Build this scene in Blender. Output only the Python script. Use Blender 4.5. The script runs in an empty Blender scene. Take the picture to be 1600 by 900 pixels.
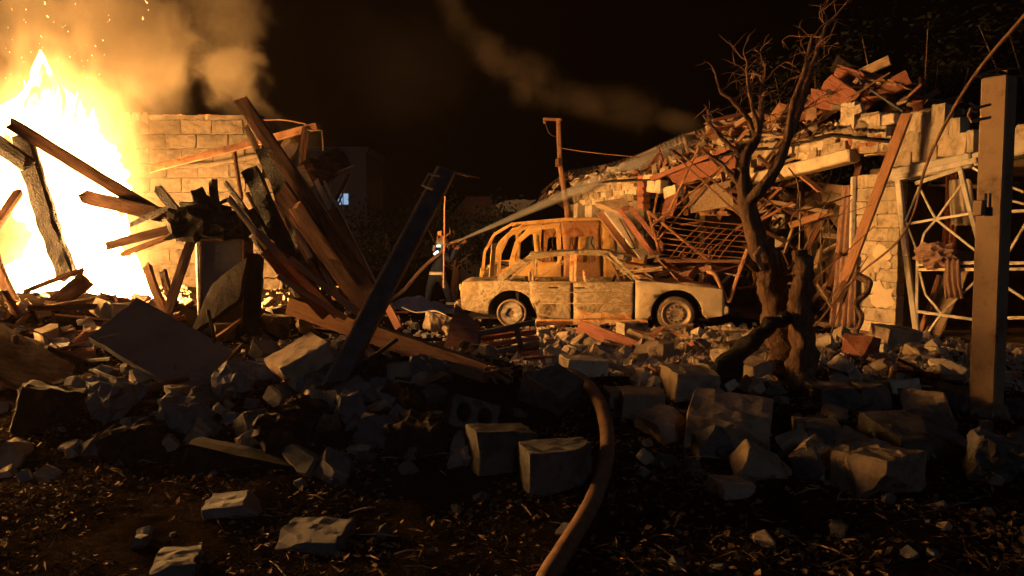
import bpy, bmesh, math, random
from mathutils import Vector as V, Matrix, noise as NZ, Euler
from mathutils.geometry import tessellate_polygon
R = math.radians
random.seed(7)
SC = bpy.context.scene
COL = SC.collection
# ------------------------------------------------------------------ camera, sky, sun, exposure
CAM_H, FPX, HOR = 1.5, 1200.0, 372.0
PITCH = math.atan((450 - HOR) / FPX)
cam_d = bpy.data.cameras.new('camera'); cam = bpy.data.objects.new('camera', cam_d); COL.objects.link(cam)
cam_d.sensor_width = 36; cam_d.lens = 36 * FPX / 1600; cam_d.clip_end = 3000; cam_d.clip_start = .05
cam.location = (0, 0, CAM_H); cam.rotation_euler = (math.pi / 2 - PITCH, 0, 0); SC.camera = cam
W = bpy.data.worlds.new('World'); SC.world = W; W.use_nodes = True
wn = W.node_tree.nodes; sky = wn.new('ShaderNodeTexSky'); sky.sky_type = 'NISHITA'; sky.sun_disc = False
sky.sun_elevation = R(-6); sky.sun_rotation = R(200); wn['Background'].inputs['Strength'].default_value = .05
W.node_tree.links.new(sky.outputs[0], wn['Background'].inputs['Color'])
sl = bpy.data.lights.new('moon_sun', 'SUN'); so = bpy.data.objects.new('moon_sun', sl); COL.objects.link(so)  # weak blue fill light added from behind the camera
sl.energy = .1; sl.angle = R(14); sl.color = (.62, .74, 1.0); so.rotation_euler = (R(62), 0, R(14)); so.location = (-3, -8, 9)
SC.view_settings.view_transform = 'Standard'; SC.view_settings.look = 'None'
SC.view_settings.exposure = 0; SC.view_settings.gamma = 1; SC.view_settings.use_curve_mapping = False
SC.render.engine = 'CYCLES'
cy = SC.cycles; cy.use_denoising = True; cy.denoiser = 'OPENIMAGEDENOISE'; cy.max_bounces = 6
cy.diffuse_bounces = 3; cy.volume_bounces = 1; cy.transparent_max_bounces = 16; cy.sample_clamp_indirect = 3
cy.volume_step_rate = .6; cy.volume_max_steps = 128; cy.caustics_reflective = False; cy.caustics_refractive = False
cy.use_adaptive_sampling = False
FIRE = V((-5.4, 9.5, .6)); FIRE_L = 300.0; FIRE_C = (1.0, .47, .13)
# ------------------------------------------------------------------ pixels to points
CP, SP = math.cos(PITCH), math.sin(PITCH)
def ray(px, py):
    a, b = (px - 800) / FPX, (450 - py) / FPX
    return V((a, CP + b * SP, -SP + b * CP))
def P(px, py, Y):
    d = ray(px, py); return V((0, 0, CAM_H)) + d * (Y / d.y)
def G(px, py, z=0.0):
    d = ray(px, py); return V((0, 0, CAM_H)) + d * ((z - CAM_H) / d.z)
FN = V((-.857, -.514, 0)).normalized(); FD = V((.514, -.857, 0)).normalized(); F0 = V((5.75, 11.5, 0))
def PF(px, py, n=0.0):                      # point on the long facade, n metres in front of it
    d = ray(px, py); o = V((0, 0, CAM_H)); q = F0 + FN * n
    return o + d * ((q - o).dot(FN) / d.dot(FN))
def FS(s, n, z): return F0 + FD * s + FN * n + V((0, 0, z))
def fs(p): return (p - F0).dot(FD)
def sst(a, b, x):
    t = max(0, min(1, (x - a) / (b - a))); return t * t * (3 - 2 * t)
def n3(x, y, z=0): return NZ.noise(V((x, y, z)))
def gs(v): return math.exp(-v * v)
def H(x, y):
    h = .82 * gs(max(0, x + 5.2) / 2.6) * gs((y - 7.5) / 1.3) + .8 * (1 - sst(-6.8, -4.8, x)) * gs((y - 5.6) / .7)  # last term: unseen berm added left of frame to shade the foreground
    h += .62 * (1 - sst(-3.2, -1.6, x)) * sst(7.2, 8.6, y) * (1 - sst(14, 17, y)) * (1 - .6 * gs((y - 7.5) / 1.2))
    h += .5 * gs((x + 1.4) / 1.5) * gs((y - 6.7) / 1.15)
    h += .2 * gs((y - 9.2) / 1.9) * sst(-1.6, -.2, x) * (1 - sst(5, 7, x))
    h += .22 * gs((x - 1.1) / 1.6) * gs((y - 6.1) / .9)
    h += .2 * gs((x - 3.2) / 1.6) * gs((y - 7.3) / 1.3)
    h -= .3 * gs((x + 2.2) / 2.6) * sst(13.5, 17.5, y) * (1 - sst(25, 35, y))
    k = sst(2, 4.5, y) * (1 - sst(22, 30, y)) * (1 - sst(9, 14, abs(x)))
    h += k * (.07 * n3(x * 1.1, y * 1.1) + .045 * n3(x * 3, y * 3, 4) + .02 * n3(x * 8, y * 8, 9))
    return h
# ------------------------------------------------------------------ objects
def tag(o, label=None, cat=None, group=None, kind=None):
    if label: o['label'] = label
    if cat: o['category'] = cat
    if group: o['group'] = group
    if kind: o['kind'] = kind
    return o
def thing(name, label, cat, loc=(0, 0, 0), group=None, rot=(0, 0, 0)):
    o = bpy.data.objects.new(name, None); COL.objects.link(o); o.location = loc; o.rotation_euler = rot
    o.empty_display_size = .1
    return tag(o, label, cat, group)
def root_of(o):
    while o.parent: o = o.parent
    return o
def link(name, me, m, parent=None, mw=None):
    o = bpy.data.objects.new(name, me); COL.objects.link(o)
    if m and not me.materials: me.materials.append(m)
    if parent is not None: o.parent = parent
    if mw is not None: o.matrix_basis = mw
    return o
class B:
    """collects shapes, builds ONE mesh object"""
    def __init__(s): s.v = []; s.f = []; s.m = Matrix.Identity(4)
    def add(s, vs, fs):
        k = len(s.v); s.v += [s.m @ V(p) for p in vs]; s.f += [[i + k for i in f] for f in fs]; return s
    def box(s, c, d, rot=None, bev=.0):
        c = V(c); M = rot or Matrix.Identity(3); x, y, z = [q / 2 for q in d]; b = min(bev, x * .6, y * .6, z * .6)
        if b <= 0:
            vs = [c + M @ V((i * x, j * y, k * z)) for i in (-1, 1) for j in (-1, 1) for k in (-1, 1)]
            return s.add(vs, [(0, 1, 3, 2), (4, 6, 7, 5), (0, 4, 5, 1), (2, 3, 7, 6), (0, 2, 6, 4), (1, 5, 7, 3)])
        vs = []; 
        for z_, e in ((-z, b), (-z + b, 0), (z - b, 0), (z, b)):
            xx, yy = x - e, y - e
            for px_, py_ in ((-xx + b, -yy), (xx - b, -yy), (xx, -yy + b), (xx, yy - b), (xx - b, yy), (-xx + b, yy), (-xx, yy - b), (-xx, -yy + b)):
                vs.append(c + M @ V((px_, py_, z_)))
        f = [tuple(range(7, -1, -1)), tuple(range(24, 32))]
        for r in range(3):
            for i in range(8): j = (i + 1) % 8; f.append((r * 8 + i, r * 8 + j, r * 8 + 8 + j, r * 8 + 8 + i))
        return s.add(vs, f)
    def tube(s, pts, rad, n=7, cap=True):
        pts = [V(p) for p in pts]
        if not isinstance(rad, (list, tuple)): rad = [rad] * len(pts)
        t0 = (pts[1] - pts[0]).normalized(); u = t0.orthogonal().normalized(); vs = []; f = []
        for i, p in enumerate(pts):
            t = (pts[min(i + 1, len(pts) - 1)] - pts[max(i - 1, 0)])
            if t.length < 1e-6: t = t0
            t.normalize(); u = (u - t * u.dot(t)); u = u.normalized() if u.length > 1e-5 else t.orthogonal().normalized(); w = t.cross(u)
            for k in range(n):
                a = 2 * math.pi * k / n; vs.append(p + (u * math.cos(a) + w * math.sin(a)) * rad[i])
        for i in range(len(pts) - 1):
            for k in range(n): j = (k + 1) % n; f.append((i * n + k, i * n + j, (i + 1) * n + j, (i + 1) * n + k))
        if cap: f += [tuple(range(n - 1, -1, -1)), tuple(range((len(pts) - 1) * n, len(pts) * n))]
        return s.add(vs, f)
    def bar(s, p0, p1, w, t, roll=0, up=None):
        p0, p1 = V(p0), V(p1); x = (p1 - p0); L = x.length; x.normalize()
        y = (V(up) if up else V((0, 0, 1))).cross(x)
        if y.length < .05: y = V((0, 1, 0)).cross(x)
        y.normalize(); z = x.cross(y); M = Matrix((x, y, z)).transposed() @ Matrix.Rotation(roll, 3, 'X')
        return s.box((p0 + p1) / 2, (L, w, t), M, min(w, t) * .12)
    def lathe(s, prof, n=24, M=None):
        M = M or Matrix.Identity(4); vs = []; f = []
        for r, h in prof:
            for k in range(n): a = 2 * math.pi * k / n; vs.append(M @ V((r * math.cos(a), r * math.sin(a), h)))
        for i in range(len(prof) - 1):
            for k in range(n): j = (k + 1) % n; f.append((i * n + k, i * n + j, (i + 1) * n + j, (i + 1) * n + k))
        return s.add(vs, f)
    def sheet(s, grid):                       # grid of rows of points
        n = len(grid[0]); vs = [p for r in grid for p in r]
        return s.add(vs, [(i * n + j, i * n + j + 1, (i + 1) * n + j + 1, (i + 1) * n + j) for i in range(len(grid) - 1) for j in range(n - 1)])
    def build(s, name, m, parent=None, smooth=False, origin=None, local=False, jit=0.0, solid=0.0):
        if parent is not None and not local: origin = root_of(parent).location
        if origin is None and not local:
            xs = [p.x for p in s.v]; ys = [p.y for p in s.v]; zs = [p.z for p in s.v]
            origin = V(((min(xs) + max(xs)) / 2, (min(ys) + max(ys)) / 2, min(zs)))
        o_ = V(origin) if not local else V((0, 0, 0))
        vs = [p - o_ for p in s.v]
        if jit: vs = [p + NZ.noise_vector(p * 9 + o_) * jit + NZ.noise_vector(p * 31 + o_) * jit * .4 for p in vs]
        me = bpy.data.meshes.new(name); me.from_pydata(vs, [], s.f); me.update()
        if smooth: me.polygons.foreach_set('use_smooth', [True] * len(me.polygons))
        o = link(name, me, m, parent)
        if parent is None and not local: o.location = o_
        if solid: md = o.modifiers.new('solid', 'SOLIDIFY'); md.thickness = solid; md.offset = 0
        return o
def copy_tree(o, parent=None):
    c = o.copy(); COL.objects.link(c); c.parent = parent
    for ch in list(o.children): copy_tree(ch, c)
    return c
# ------------------------------------------------------------------ materials
def mat(name, cols, scale=4, rough=.9, bump=.4, bs=25, stretch=(1, 1, 1), metal=0, dist=0, rnd=.25, spec=.25, lo=.32, hi=.68, bdist=.02, extra=None):
    m = bpy.data.materials.new(name); m.use_nodes = True; nt = m.node_tree; N = nt.nodes; L = nt.links.new; b = N['Principled BSDF']
    tc = N.new('ShaderNodeTexCoord'); oi = N.new('ShaderNodeObjectInfo'); mp = N.new('ShaderNodeMapping'); mp.inputs['Scale'].default_value = stretch
    mu = N.new('ShaderNodeMath'); mu.operation = 'MULTIPLY'; mu.inputs[1].default_value = 53.0; L(oi.outputs['Random'], mu.inputs[0])
    L(tc.outputs['Object'], mp.inputs['Vector']); L(mu.outputs[0], mp.inputs['Location'])
    n = N.new('ShaderNodeTexNoise'); n.inputs['Scale'].default_value = scale; n.inputs['Detail'].default_value = 9; n.inputs['Roughness'].default_value = .68; n.inputs['Distortion'].default_value = dist
    L(mp.outputs[0], n.inputs['Vector'])
    r = N.new('ShaderNodeValToRGB'); e = r.color_ramp.elements
    while len(e) < len(cols): e.new(.5)
    for i, c in enumerate(cols): e[i].position = lo + (hi - lo) * i / max(1, len(cols) - 1); e[i].color = (*c, 1)
    L(n.outputs['Fac'], r.inputs['Fac'])
    hs = N.new('ShaderNodeHueSaturation'); ma = N.new('ShaderNodeMapRange'); ma.inputs['To Min'].default_value = 1 - rnd; ma.inputs['To Max'].default_value = 1 + rnd
    L(oi.outputs['Random'], ma.inputs['Value']); L(ma.outputs[0], hs.inputs['Value']); L(r.outputs['Color'], hs.inputs['Color']); L(hs.outputs[0], b.inputs['Base Color'])
    b.inputs['Roughness'].default_value = rough; b.inputs['Metallic'].default_value = metal; b.inputs['Specular IOR Level'].default_value = spec
    if bump:
        n2 = N.new('ShaderNodeTexNoise'); n2.inputs['Scale'].default_value = bs; n2.inputs['Detail'].default_value = 6; n2.inputs['Roughness'].default_value = .7; L(mp.outputs[0], n2.inputs['Vector'])
        bu = N.new('ShaderNodeBump'); bu.inputs['Strength'].default_value = bump; bu.inputs['Distance'].default_value = bdist; L(n2.outputs['Fac'], bu.inputs['Height']); L(bu.outputs[0], b.inputs['Normal'])
    return m
def emit(name, c, s):
    m = bpy.data.materials.new(name); m.use_nodes = True; N = m.node_tree.nodes; N.remove(N['Principled BSDF'])
    e = N.new('ShaderNodeEmission'); e.inputs[0].default_value = (*c, 1); e.inputs[1].default_value = s
    m.node_tree.links.new(e.outputs[0], N['Material Output'].inputs['Surface']); return m
def vol(name, col, dens, nscale=1.2, thr=.45, soft=.22, aniso=0, emi=None, edge=.55, nlen=(1, 1, 1), warp=.5, absorb=(0, 0, 0)):
    """billowing smoke or flame glow inside a unit-sphere domain: density from distance to centre and 3D noise"""
    m = bpy.data.materials.new(name); m.use_nodes = True; nt = m.node_tree; N = nt.nodes; L = nt.links.new; N.remove(N['Principled BSDF'])
    tc = N.new('ShaderNodeTexCoord'); ge = N.new('ShaderNodeNewGeometry')
    ln = N.new('ShaderNodeVectorMath'); ln.operation = 'LENGTH'; L(tc.outputs['Object'], ln.inputs[0])
    mp = N.new('ShaderNodeMapping'); mp.inputs['Scale'].default_value = nlen; L(ge.outputs['Position'], mp.inputs['Vector'])
    n = N.new('ShaderNodeTexNoise'); n.inputs['Scale'].default_value = nscale; n.inputs['Detail'].default_value = 5; n.inputs['Roughness'].default_value = .6; n.inputs['Distortion'].default_value = .4; L(mp.outputs[0], n.inputs['Vector'])
    # f = (1-len) + warp*(noise-.5)
    a = N.new('ShaderNodeMath'); a.operation = 'MULTIPLY_ADD'; a.inputs[1].default_value = warp * 2; L(n.outputs['Fac'], a.inputs[0])
    s = N.new('ShaderNodeMath'); s.operation = 'SUBTRACT'; s.inputs[0].default_value = 1 - warp; L(ln.outputs['Value'], s.inputs[1]); L(s.outputs[0], a.inputs[2])
    mr = N.new('ShaderNodeMapRange'); mr.interpolation_type = 'SMOOTHSTEP'; mr.inputs['From Min'].default_value = thr - soft; mr.inputs['From Max'].default_value = thr + soft; L(a.outputs[0], mr.inputs['Value'])
    # fade to nothing at the domain border
    bd = N.new('ShaderNodeMapRange'); bd.interpolation_type = 'SMOOTHSTEP'; bd.inputs['From Min'].default_value = .98; bd.inputs['From Max'].default_value = edge; L(ln.outputs['Value'], bd.inputs['Value'])
    mm = N.new('ShaderNodeMath'); mm.operation = 'MULTIPLY'; L(mr.outputs[0], mm.inputs[0]); L(bd.outputs[0], mm.inputs[1])
    d = N.new('ShaderNodeMath'); d.operation = 'MULTIPLY'; d.inputs[1].default_value = dens; L(mm.outputs[0], d.inputs[0])
    out = N['Material Output']
    if emi:
        e = N.new('ShaderNodeEmission'); e.inputs[0].default_value = (*emi, 1); L(d.outputs[0], e.inputs[1]); L(e.outputs[0], out.inputs['Volume'])
    else:
        p = N.new('ShaderNodeVolumePrincipled'); p.inputs['Color'].default_value = (*col, 1); p.inputs['Anisotropy'].default_value = aniso; L(d.outputs[0], p.inputs['Density']); L(p.outputs[0], out.inputs['Volume'])
        p.inputs['Absorption Color'].default_value = (*absorb, 1)
    return m
M_soil = mat('soil', [(.004, .003, .0025), (.011, .008, .006), (.02, .014, .009), (.007, .005, .004)], 6, bump=1, bs=40, bdist=.05, spec=0)
M_conc = mat('concrete', [(.1, .07, .045), (.3, .225, .15), (.4, .31, .215), (.2, .14, .095)], 3, bump=.7, bs=28)
M_block = mat('wall_block', [(.2, .15, .1), (.46, .37, .25), (.58, .48, .34), (.34, .26, .17)], 4, bump=.55, bs=30)
M_dimmed = mat('sooty_block', [(.012, .009, .006), (.034, .026, .017), (.055, .042, .028), (.022, .017, .012)], 4, bump=.55, bs=26)  # block colour darkened to offset the strong firelight so close
M_cind = mat('cinder_block', [(.035, .032, .03), (.1, .095, .09), (.16, .15, .14), (.06, .055, .05)], 5, bump=.8, bs=60)
M_brick = mat('red_brick', [(.2, .07, .04), (.33, .13, .075), (.38, .18, .11)], 5, bump=.6, bs=35)
M_mortar = mat('mortar', [(.1, .08, .06), (.22, .18, .13), (.3, .25, .18)], 6, bump=1, bs=30)
M_plast = mat('plaster', [(.3, .23, .15), (.58, .47, .32), (.66, .55, .39)], 2, bump=.5, bs=18)
M_white = mat('old_white_paint', [(.3, .25, .18), (.56, .5, .4), (.62, .56, .46)], 6, rough=.7, bump=.3, bs=30)
M_wood = mat('raw_timber', [(.12, .056, .03), (.27, .135, .07), (.36, .19, .1), (.19, .092, .05)], 5, bump=.5, bs=14, stretch=(1, 9, 9))
M_red = mat('red_board', [(.13, .045, .028), (.25, .1, .062), (.3, .13, .085)], 5, bump=.4, bs=14, stretch=(1, 7, 7))
M_pale = mat('pale_timber', [(.2, .13, .075), (.36, .25, .15), (.42, .31, .2)], 5, bump=.5, bs=14, stretch=(1, 9, 9))
M_char = mat('charred_timber', [(.006, .005, .005), (.018, .013, .011), (.04, .026, .02)], 7, rough=.6, bump=1, bs=16, stretch=(2.2, 3, 3), bdist=.05, spec=.5)
M_scorch = mat('scorched_timber', [(.02, .012, .008), (.11, .05, .028), (.19, .088, .048)], 3, bump=.7, bs=14, stretch=(1, 8, 8))
M_rust = mat('rusty_steel', [(.08, .035, .018), (.22, .1, .045), (.3, .15, .07)], 8, rough=.75, bump=.3, bs=40)
M_dark = mat('dark_steel', [(.04, .042, .048), (.075, .077, .085), (.1, .098, .1)], 6, rough=.55, bump=.2, bs=40, spec=.4)
M_post = mat('brown_painted_steel', [(.1, .055, .028), (.25, .16, .09), (.29, .19, .11), (.19, .115, .062)], 3.5, rough=.6, bump=.12, bs=60, stretch=(1, 1, 1), spec=.4)
M_car = mat('burnt_car_paint', [(.03, .018, .01), (.13, .085, .042), (.37, .3, .19), (.2, .14, .075), (.34, .26, .15), (.12, .072, .036), (.035, .02, .012)], 1.7, rough=.72, bump=1, bs=14, dist=.5, rnd=.05, lo=.34, hi=.68, bdist=.03)
M_carrust = mat('burnt_car_rust', [(.16, .05, .018), (.46, .21, .08), (.6, .42, .24), (.33, .13, .045)], 4, rough=.75, bump=.3, bs=20, dist=1, rnd=.05)
M_carpale = mat('scorched_pale_fender', [(.14, .05, .018), (.36, .24, .12), (.5, .4, .25), (.44, .34, .2)], 2.6, rough=.7, bump=.4, bs=9, dist=1.2, rnd=.05, lo=.25, hi=.6)
M_van = mat('burnt_van_paint', [(.2, .07, .02), (.5, .27, .08), (.58, .36, .13), (.3, .12, .035)], 2.4, rough=.72, bump=.35, bs=12, dist=1.2, rnd=.05)
M_vandk = mat('burnt_van_door', [(.12, .035, .016), (.3, .12, .045), (.36, .2, .09), (.16, .06, .03)], 3, rough=.72, bump=.35, bs=12, dist=1.2, rnd=.05)
M_black = mat('soot_black', [(.006, .005, .005), (.02, .015, .012), (.035, .026, .02)], 5, bump=.6, bs=20)
M_shade = mat('sooty_interior', [(.02, .014, .01), (.1, .066, .042), (.17, .115, .07)], 2, bump=.8, bs=8)
M_rim = mat('scorched_rim', [(.12, .075, .045), (.34, .25, .16), (.4, .31, .21)], 9, rough=.5, bump=.2, bs=30, metal=.3, rnd=.1)
M_ash = mat('ash', [(.2, .16, .12), (.42, .36, .28), (.5, .44, .36)], 9, bump=.9, bs=30)
M_slate = mat('roof_slate', [(.13, .065, .042), (.27, .165, .105), (.34, .225, .15), (.2, .11, .07)], 3, bump=.5, bs=18, stretch=(1, 1, 1))
M_bark = mat('bark', [(.05, .03, .02), (.2, .115, .07), (.3, .18, .11)], 9, bump=1, bs=14, stretch=(2.2, 2.2, .5), bdist=.05)
M_twig = mat('twig_bark', [(.1, .055, .033), (.24, .14, .085)], 9, bump=.5, bs=30)
M_hose = mat('fire_hose', [(.13, .075, .045), (.22, .13, .08), (.25, .16, .1)], 12, rough=.8, bump=.25, bs=120)
M_leaf = mat('litter', [(.014, .009, .006), (.07, .046, .025), (.27, .18, .1), (.035, .022, .014), (.15, .095, .05), (.012, .008, .005)], 7, bump=0, rnd=0, spec=.1)
M_grit = mat('rubble_grit', [(.14, .1, .07), (.32, .25, .18), (.4, .33, .25), (.24, .13, .085)], 2.2, bump=.6, bs=50, rnd=0)
M_cloth = mat('dusty_cloth', [(.16, .09, .065), (.3, .18, .13), (.36, .24, .18)], 6, bump=.5, bs=30)
M_clothp = mat('pale_cloth', [(.3, .24, .18), (.45, .37, .28), (.5, .42, .33)], 5, bump=.5, bs=30)
M_jacket = mat('navy_turnout', [(.012, .016, .032), (.022, .03, .055), (.03, .038, .065)], 12, bump=.4, bs=50, rough=.85)
M_glove = mat('leather_glove', [(.3, .12, .05), (.42, .2, .09)], 12, bump=.3)
M_helm = mat('helmet', [(.25, .2, .14), (.34, .28, .2)], 5, rough=.4, bump=.05, spec=.5)
M_skin = mat('skin', [(.3, .17, .11), (.36, .21, .14)], 8, bump=.1, rough=.6)
M_refl = mat('reflective_band', [(.65, .6, .52), (.8, .74, .66)], 9, rough=.5, bump=.1, rnd=.05)
M_blue = mat('blue_tarp', [(.02, .03, .11), (.04, .055, .18), (.07, .085, .22)], 3, rough=.5, bump=.6, bs=8)
M_green = mat('dull_foliage', [(.008, .011, .008), (.018, .022, .015), (.025, .03, .02)], 5, bump=.3)
M_dkwall = mat('dark_render', [(.1, .085, .075), (.14, .12, .105)], .3, bump=.2, rnd=.05)
M_tyre = mat('burnt_tyre', [(.03, .02, .014), (.11, .075, .05), (.16, .11, .075)], 9, bump=.4, bs=30)
M_slab = mat('grey_slab', [(.1, .098, .1), (.15, .145, .148), (.18, .172, .17)], 2.2, bump=.3, bs=30)
# ------------------------------------------------------------------ ground
def axis(a, b, st, far):
    xs = []; x = a
    while x <= b + 1e-6: xs.append(x); x += st
    g = st; l = a; h = b; lo = []; hi = []
    while h < far: g *= 1.5; l -= g; h += g; lo.append(l); hi.append(h)
    return lo[::-1] + xs + hi
gx = axis(-8.5, 8.5, .1, 900); gy = axis(1.5, 20, .1, 900)
b = B(); b.sheet([[V((x, y, H(x, y))) for x in gx] for y in gy])
tag(b.build('ground', M_soil, None, smooth=True, origin=(0, 0, 0)), kind='structure')
# ------------------------------------------------------------------ the fire: white-hot flames and their glow
fire = thing('bonfire', 'roaring white hot fire burning in the collapsed house under the block wall', 'fire', FIRE)
M_flame = emit('flame', FIRE_C, FIRE_L)                   # hottest in its lower half, where the timber burns
N = M_flame.node_tree.nodes; tc = N.new('ShaderNodeNewGeometry'); sx_ = N.new('ShaderNodeSeparateXYZ'); mr = N.new('ShaderNodeMapRange'); M_flame.node_tree.links.new(tc.outputs['Position'], sx_.inputs[0]); M_flame.node_tree.links.new(sx_.outputs[2], mr.inputs['Value'])
mr.inputs['From Min'].default_value = 1.0; mr.inputs['From Max'].default_value = 2.3; mr.inputs['To Min'].default_value = FIRE_L; mr.inputs['To Max'].default_value = 22
fn_ = N.new('ShaderNodeTexNoise'); fm_ = N.new('ShaderNodeMapping'); fm_.inputs['Scale'].default_value = (1, 1, .35); fn_.inputs['Scale'].default_value = 3.2; fn_.inputs['Detail'].default_value = 5; fn_.inputs['Distortion'].default_value = .8
M_flame.node_tree.links.new(tc.outputs['Position'], fm_.inputs[0]); M_flame.node_tree.links.new(fm_.outputs[0], fn_.inputs['Vector'])
zr_ = N.new('ShaderNodeMapRange'); zr_.inputs['From Min'].default_value = 1.2; zr_.inputs['From Max'].default_value = 3.9; zr_.inputs['To Min'].default_value = -.32; zr_.inputs['To Max'].default_value = .16; M_flame.node_tree.links.new(sx_.outputs[2], zr_.inputs['Value'])
sb_ = N.new('ShaderNodeMath'); sb_.operation = 'SUBTRACT'; M_flame.node_tree.links.new(fn_.outputs['Fac'], sb_.inputs[0]); M_flame.node_tree.links.new(zr_.outputs[0], sb_.inputs[1])
s1_ = N.new('ShaderNodeMapRange'); s1_.interpolation_type = 'SMOOTHSTEP'; s1_.inputs['From Min'].default_value = .34; s1_.inputs['From Max'].default_value = .52; s1_.inputs['To Min'].default_value = .07; M_flame.node_tree.links.new(sb_.outputs[0], s1_.inputs['Value'])
ml_ = N.new('ShaderNodeMath'); ml_.operation = 'MULTIPLY'; M_flame.node_tree.links.new(s1_.outputs[0], ml_.inputs[0]); M_flame.node_tree.links.new(mr.outputs[0], ml_.inputs[1]); M_flame.node_tree.links.new(ml_.outputs[0], N['Emission'].inputs[1])
def flame(c, h, r, lean, seed, prof, n=22, rows=26, sy=.6):
    bb = B(); g = []
    for i in range(rows + 1):
        t = i / rows; k = 0
        for j in range(len(prof) - 1):
            if prof[j][0] <= t <= prof[j + 1][0]: q = (t - prof[j][0]) / (prof[j + 1][0] - prof[j][0]); k = prof[j][1] * (1 - q) + prof[j + 1][1] * q
        w = n3(t * 2.2, seed) * .22 * h * t * .35
        cx = c.x + lean * t + w; ring = []
        for a in range(n):
            th = 2 * math.pi * a / n; d = V((math.cos(th), math.sin(th) * sy, 0))
            rr = r * k * (1 + .62 * n3(d.x * 1.6 + seed, d.y * 1.6, t * 5.5 - seed) + .36 * n3(d.x * 4, d.y * 4 + seed, t * 11))
            ring.append(V((cx + d.x * rr, c.y + d.y * rr, c.z + h * t + .16 * h * (1 - t) * t * n3(d.x * 3, d.y * 3, seed + 3))))
        g.append(ring + [ring[0]])
    bb.sheet(g); return bb.build('flame', M_flame, fire, smooth=True)
PR = [(0, .75), (.12, 1), (.3, 1), (.48, .82), (.65, .52), (.8, .3), (.92, .13), (1, .0)]
PU = [(0, .35), (.1, .8), (.2, 1), (.34, .95), (.5, .72), (.66, .46), (.8, .26), (.92, .1), (1, 0)]
flame(P(98, 345, 9.7), 2.12, .78, -.19, 1.3, PU, 44, 60); flame(P(140, 300, 9.6), 1.1, .4, -.1, 7.7, PU, 30, 40); flame(P(30, 330, 9.8), 1.5, .55, .05, 4.6, PU, 36, 46)
flame(P(146, 487, 9.6), 1.7, .36, -.1, 2.2, PR, 30, 44); flame(P(120, 487, 9.7), 1.5, .3, .0, 6.9, PR, 30, 40)
flame(P(206, 486, 9.3), .72, .2, .04, 5.1, PR, 24, 34); flame(P(60, 482, 9.2), .95, .36, .0, 8.7, PR, 30, 34); flame(P(182, 487, 9.4), 1.0, .28, -.02, 3.1, PR, 26, 34)
flame(P(-150, 480, 9.9), 2.5, .8, -.1, 9.4, PR); flame(V((-6.9, 8.5, .7)), 1.5, .45, .1, 10.2, PR); flame(V((-7.0, 7.25, .8)), 1.9, .62, .1, 12.2, PR)  # the fire's unseen run past the left edge, placed to light timbers and tree
ft = random.Random(4)
for k in range(40):                                       # ragged tongues licking out round the white core
    q = .12 + .88 * ft.random(); side = ft.choice((-1, 1, 1))
    yy = 110 + 330 * q; half = 16 + 88 * min(1, q * 1.7) if q < .55 else 88 - 45 * (q - .55); cxp = 78 + 55 * q
    flame(P(cxp + side * half * ft.uniform(.7, .98), yy + 30, 9.5 + ft.uniform(-.3, .3)), ft.uniform(.2, .5), ft.uniform(.03, .09), side * ft.uniform(-.02, .1) - .05, ft.uniform(0, 50), PR, 10, 18)
def domain(name, c, r, m, parent, rot=(0, 0, 0), label=None, cat=None):
    me = bpy.data.meshes.get('domain_sphere')
    if not me:
        bm = bmesh.new(); bmesh.ops.create_icosphere(bm, subdivisions=3, radius=1); me = bpy.data.meshes.new('domain_sphere'); bm.to_mesh(me); bm.free(); me.materials.append(None)
    o = bpy.data.objects.new(name, me); COL.objects.link(o); o.parent = parent
    o.location = c - (parent.location if parent else V()); o.scale = r; o.rotation_euler = rot
    o.material_slots[0].link = 'OBJECT'; o.material_slots[0].material = m
    return o
M_glow = vol('flame_glow', None, 8.5, 3.2, .38, .4, emi=(1, .42, .09), edge=.3, nlen=(1, 1, .45), warp=.6)
domain('flame_glow', P(100, 270, 9.8), (1.45, 1.1, 2.3), M_glow, fire, (0, R(-9), 0))
domain('flame_glow', P(165, 430, 9.5), (.75, .6, .85), M_glow, fire)
domain('flame_glow', P(40, 420, 9.5), (.6, .6, .7), M_glow, fire)
# sparks flying over the fire
b = B(); rs = random.Random(3)
for k in range(70):
    q = rs.random(); p = P(70 + rs.gauss(0, 1) * (30 + 75 * (1 - q)), 150 * q - 12, rs.uniform(8.6, 10.6)); r_ = .0016 + .004 * rs.random() ** 3
    d = V((rs.gauss(-.2, .5), rs.gauss(0, .3), 1)).normalized(); b.tube([p, p + d * r_ * rs.uniform(2, 9)], [r_, r_ * .4], 5)
tag(b.build('sparks', emit('spark', (1, .5, .16), 9), None), 'glowing sparks drifting up over the flames', 'sparks', kind='stuff')
# ------------------------------------------------------------------ smoke
sm = thing('smoke_plume', 'thick ochre smoke billowing up over the burning house', 'smoke', P(230, 190, 11))
M_sm1 = vol('lit_smoke', (.55, .47, .36), .34, 2.0, .42, .15, warp=.7, edge=.6)
M_sm2 = vol('thick_smoke', (.55, .47, .36), .75, 1.9, .45, .15, warp=.75, edge=.65)
M_sm3 = vol('thin_smoke', (.5, .42, .35), .05, .8, .36, .3, warp=.6, edge=.4)
for px_, py_, Y, r_, m in [(200, 60, 11.0, (1.5, 1.0, 1.5), M_sm2), (60, -30, 11, (2, 1.4, 1.7), M_sm1), (235, 130, 11.8, (.95, .8, .9), M_sm1),
                           (360, 110, 13.5, (.95, .9, 1.0), M_sm2), (355, 20, 14, (1.1, 1, 1.3), M_sm1), (385, 185, 13.6, (.8, .6, .6), M_sm1), (330, 290, 11.2, (1.3, .7, .9), M_sm3), (465, 215, 12.5, (.6, .5, .5), M_sm3)]:
    domain('smoke_puff', P(px_, py_, Y), r_, m, sm)
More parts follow.
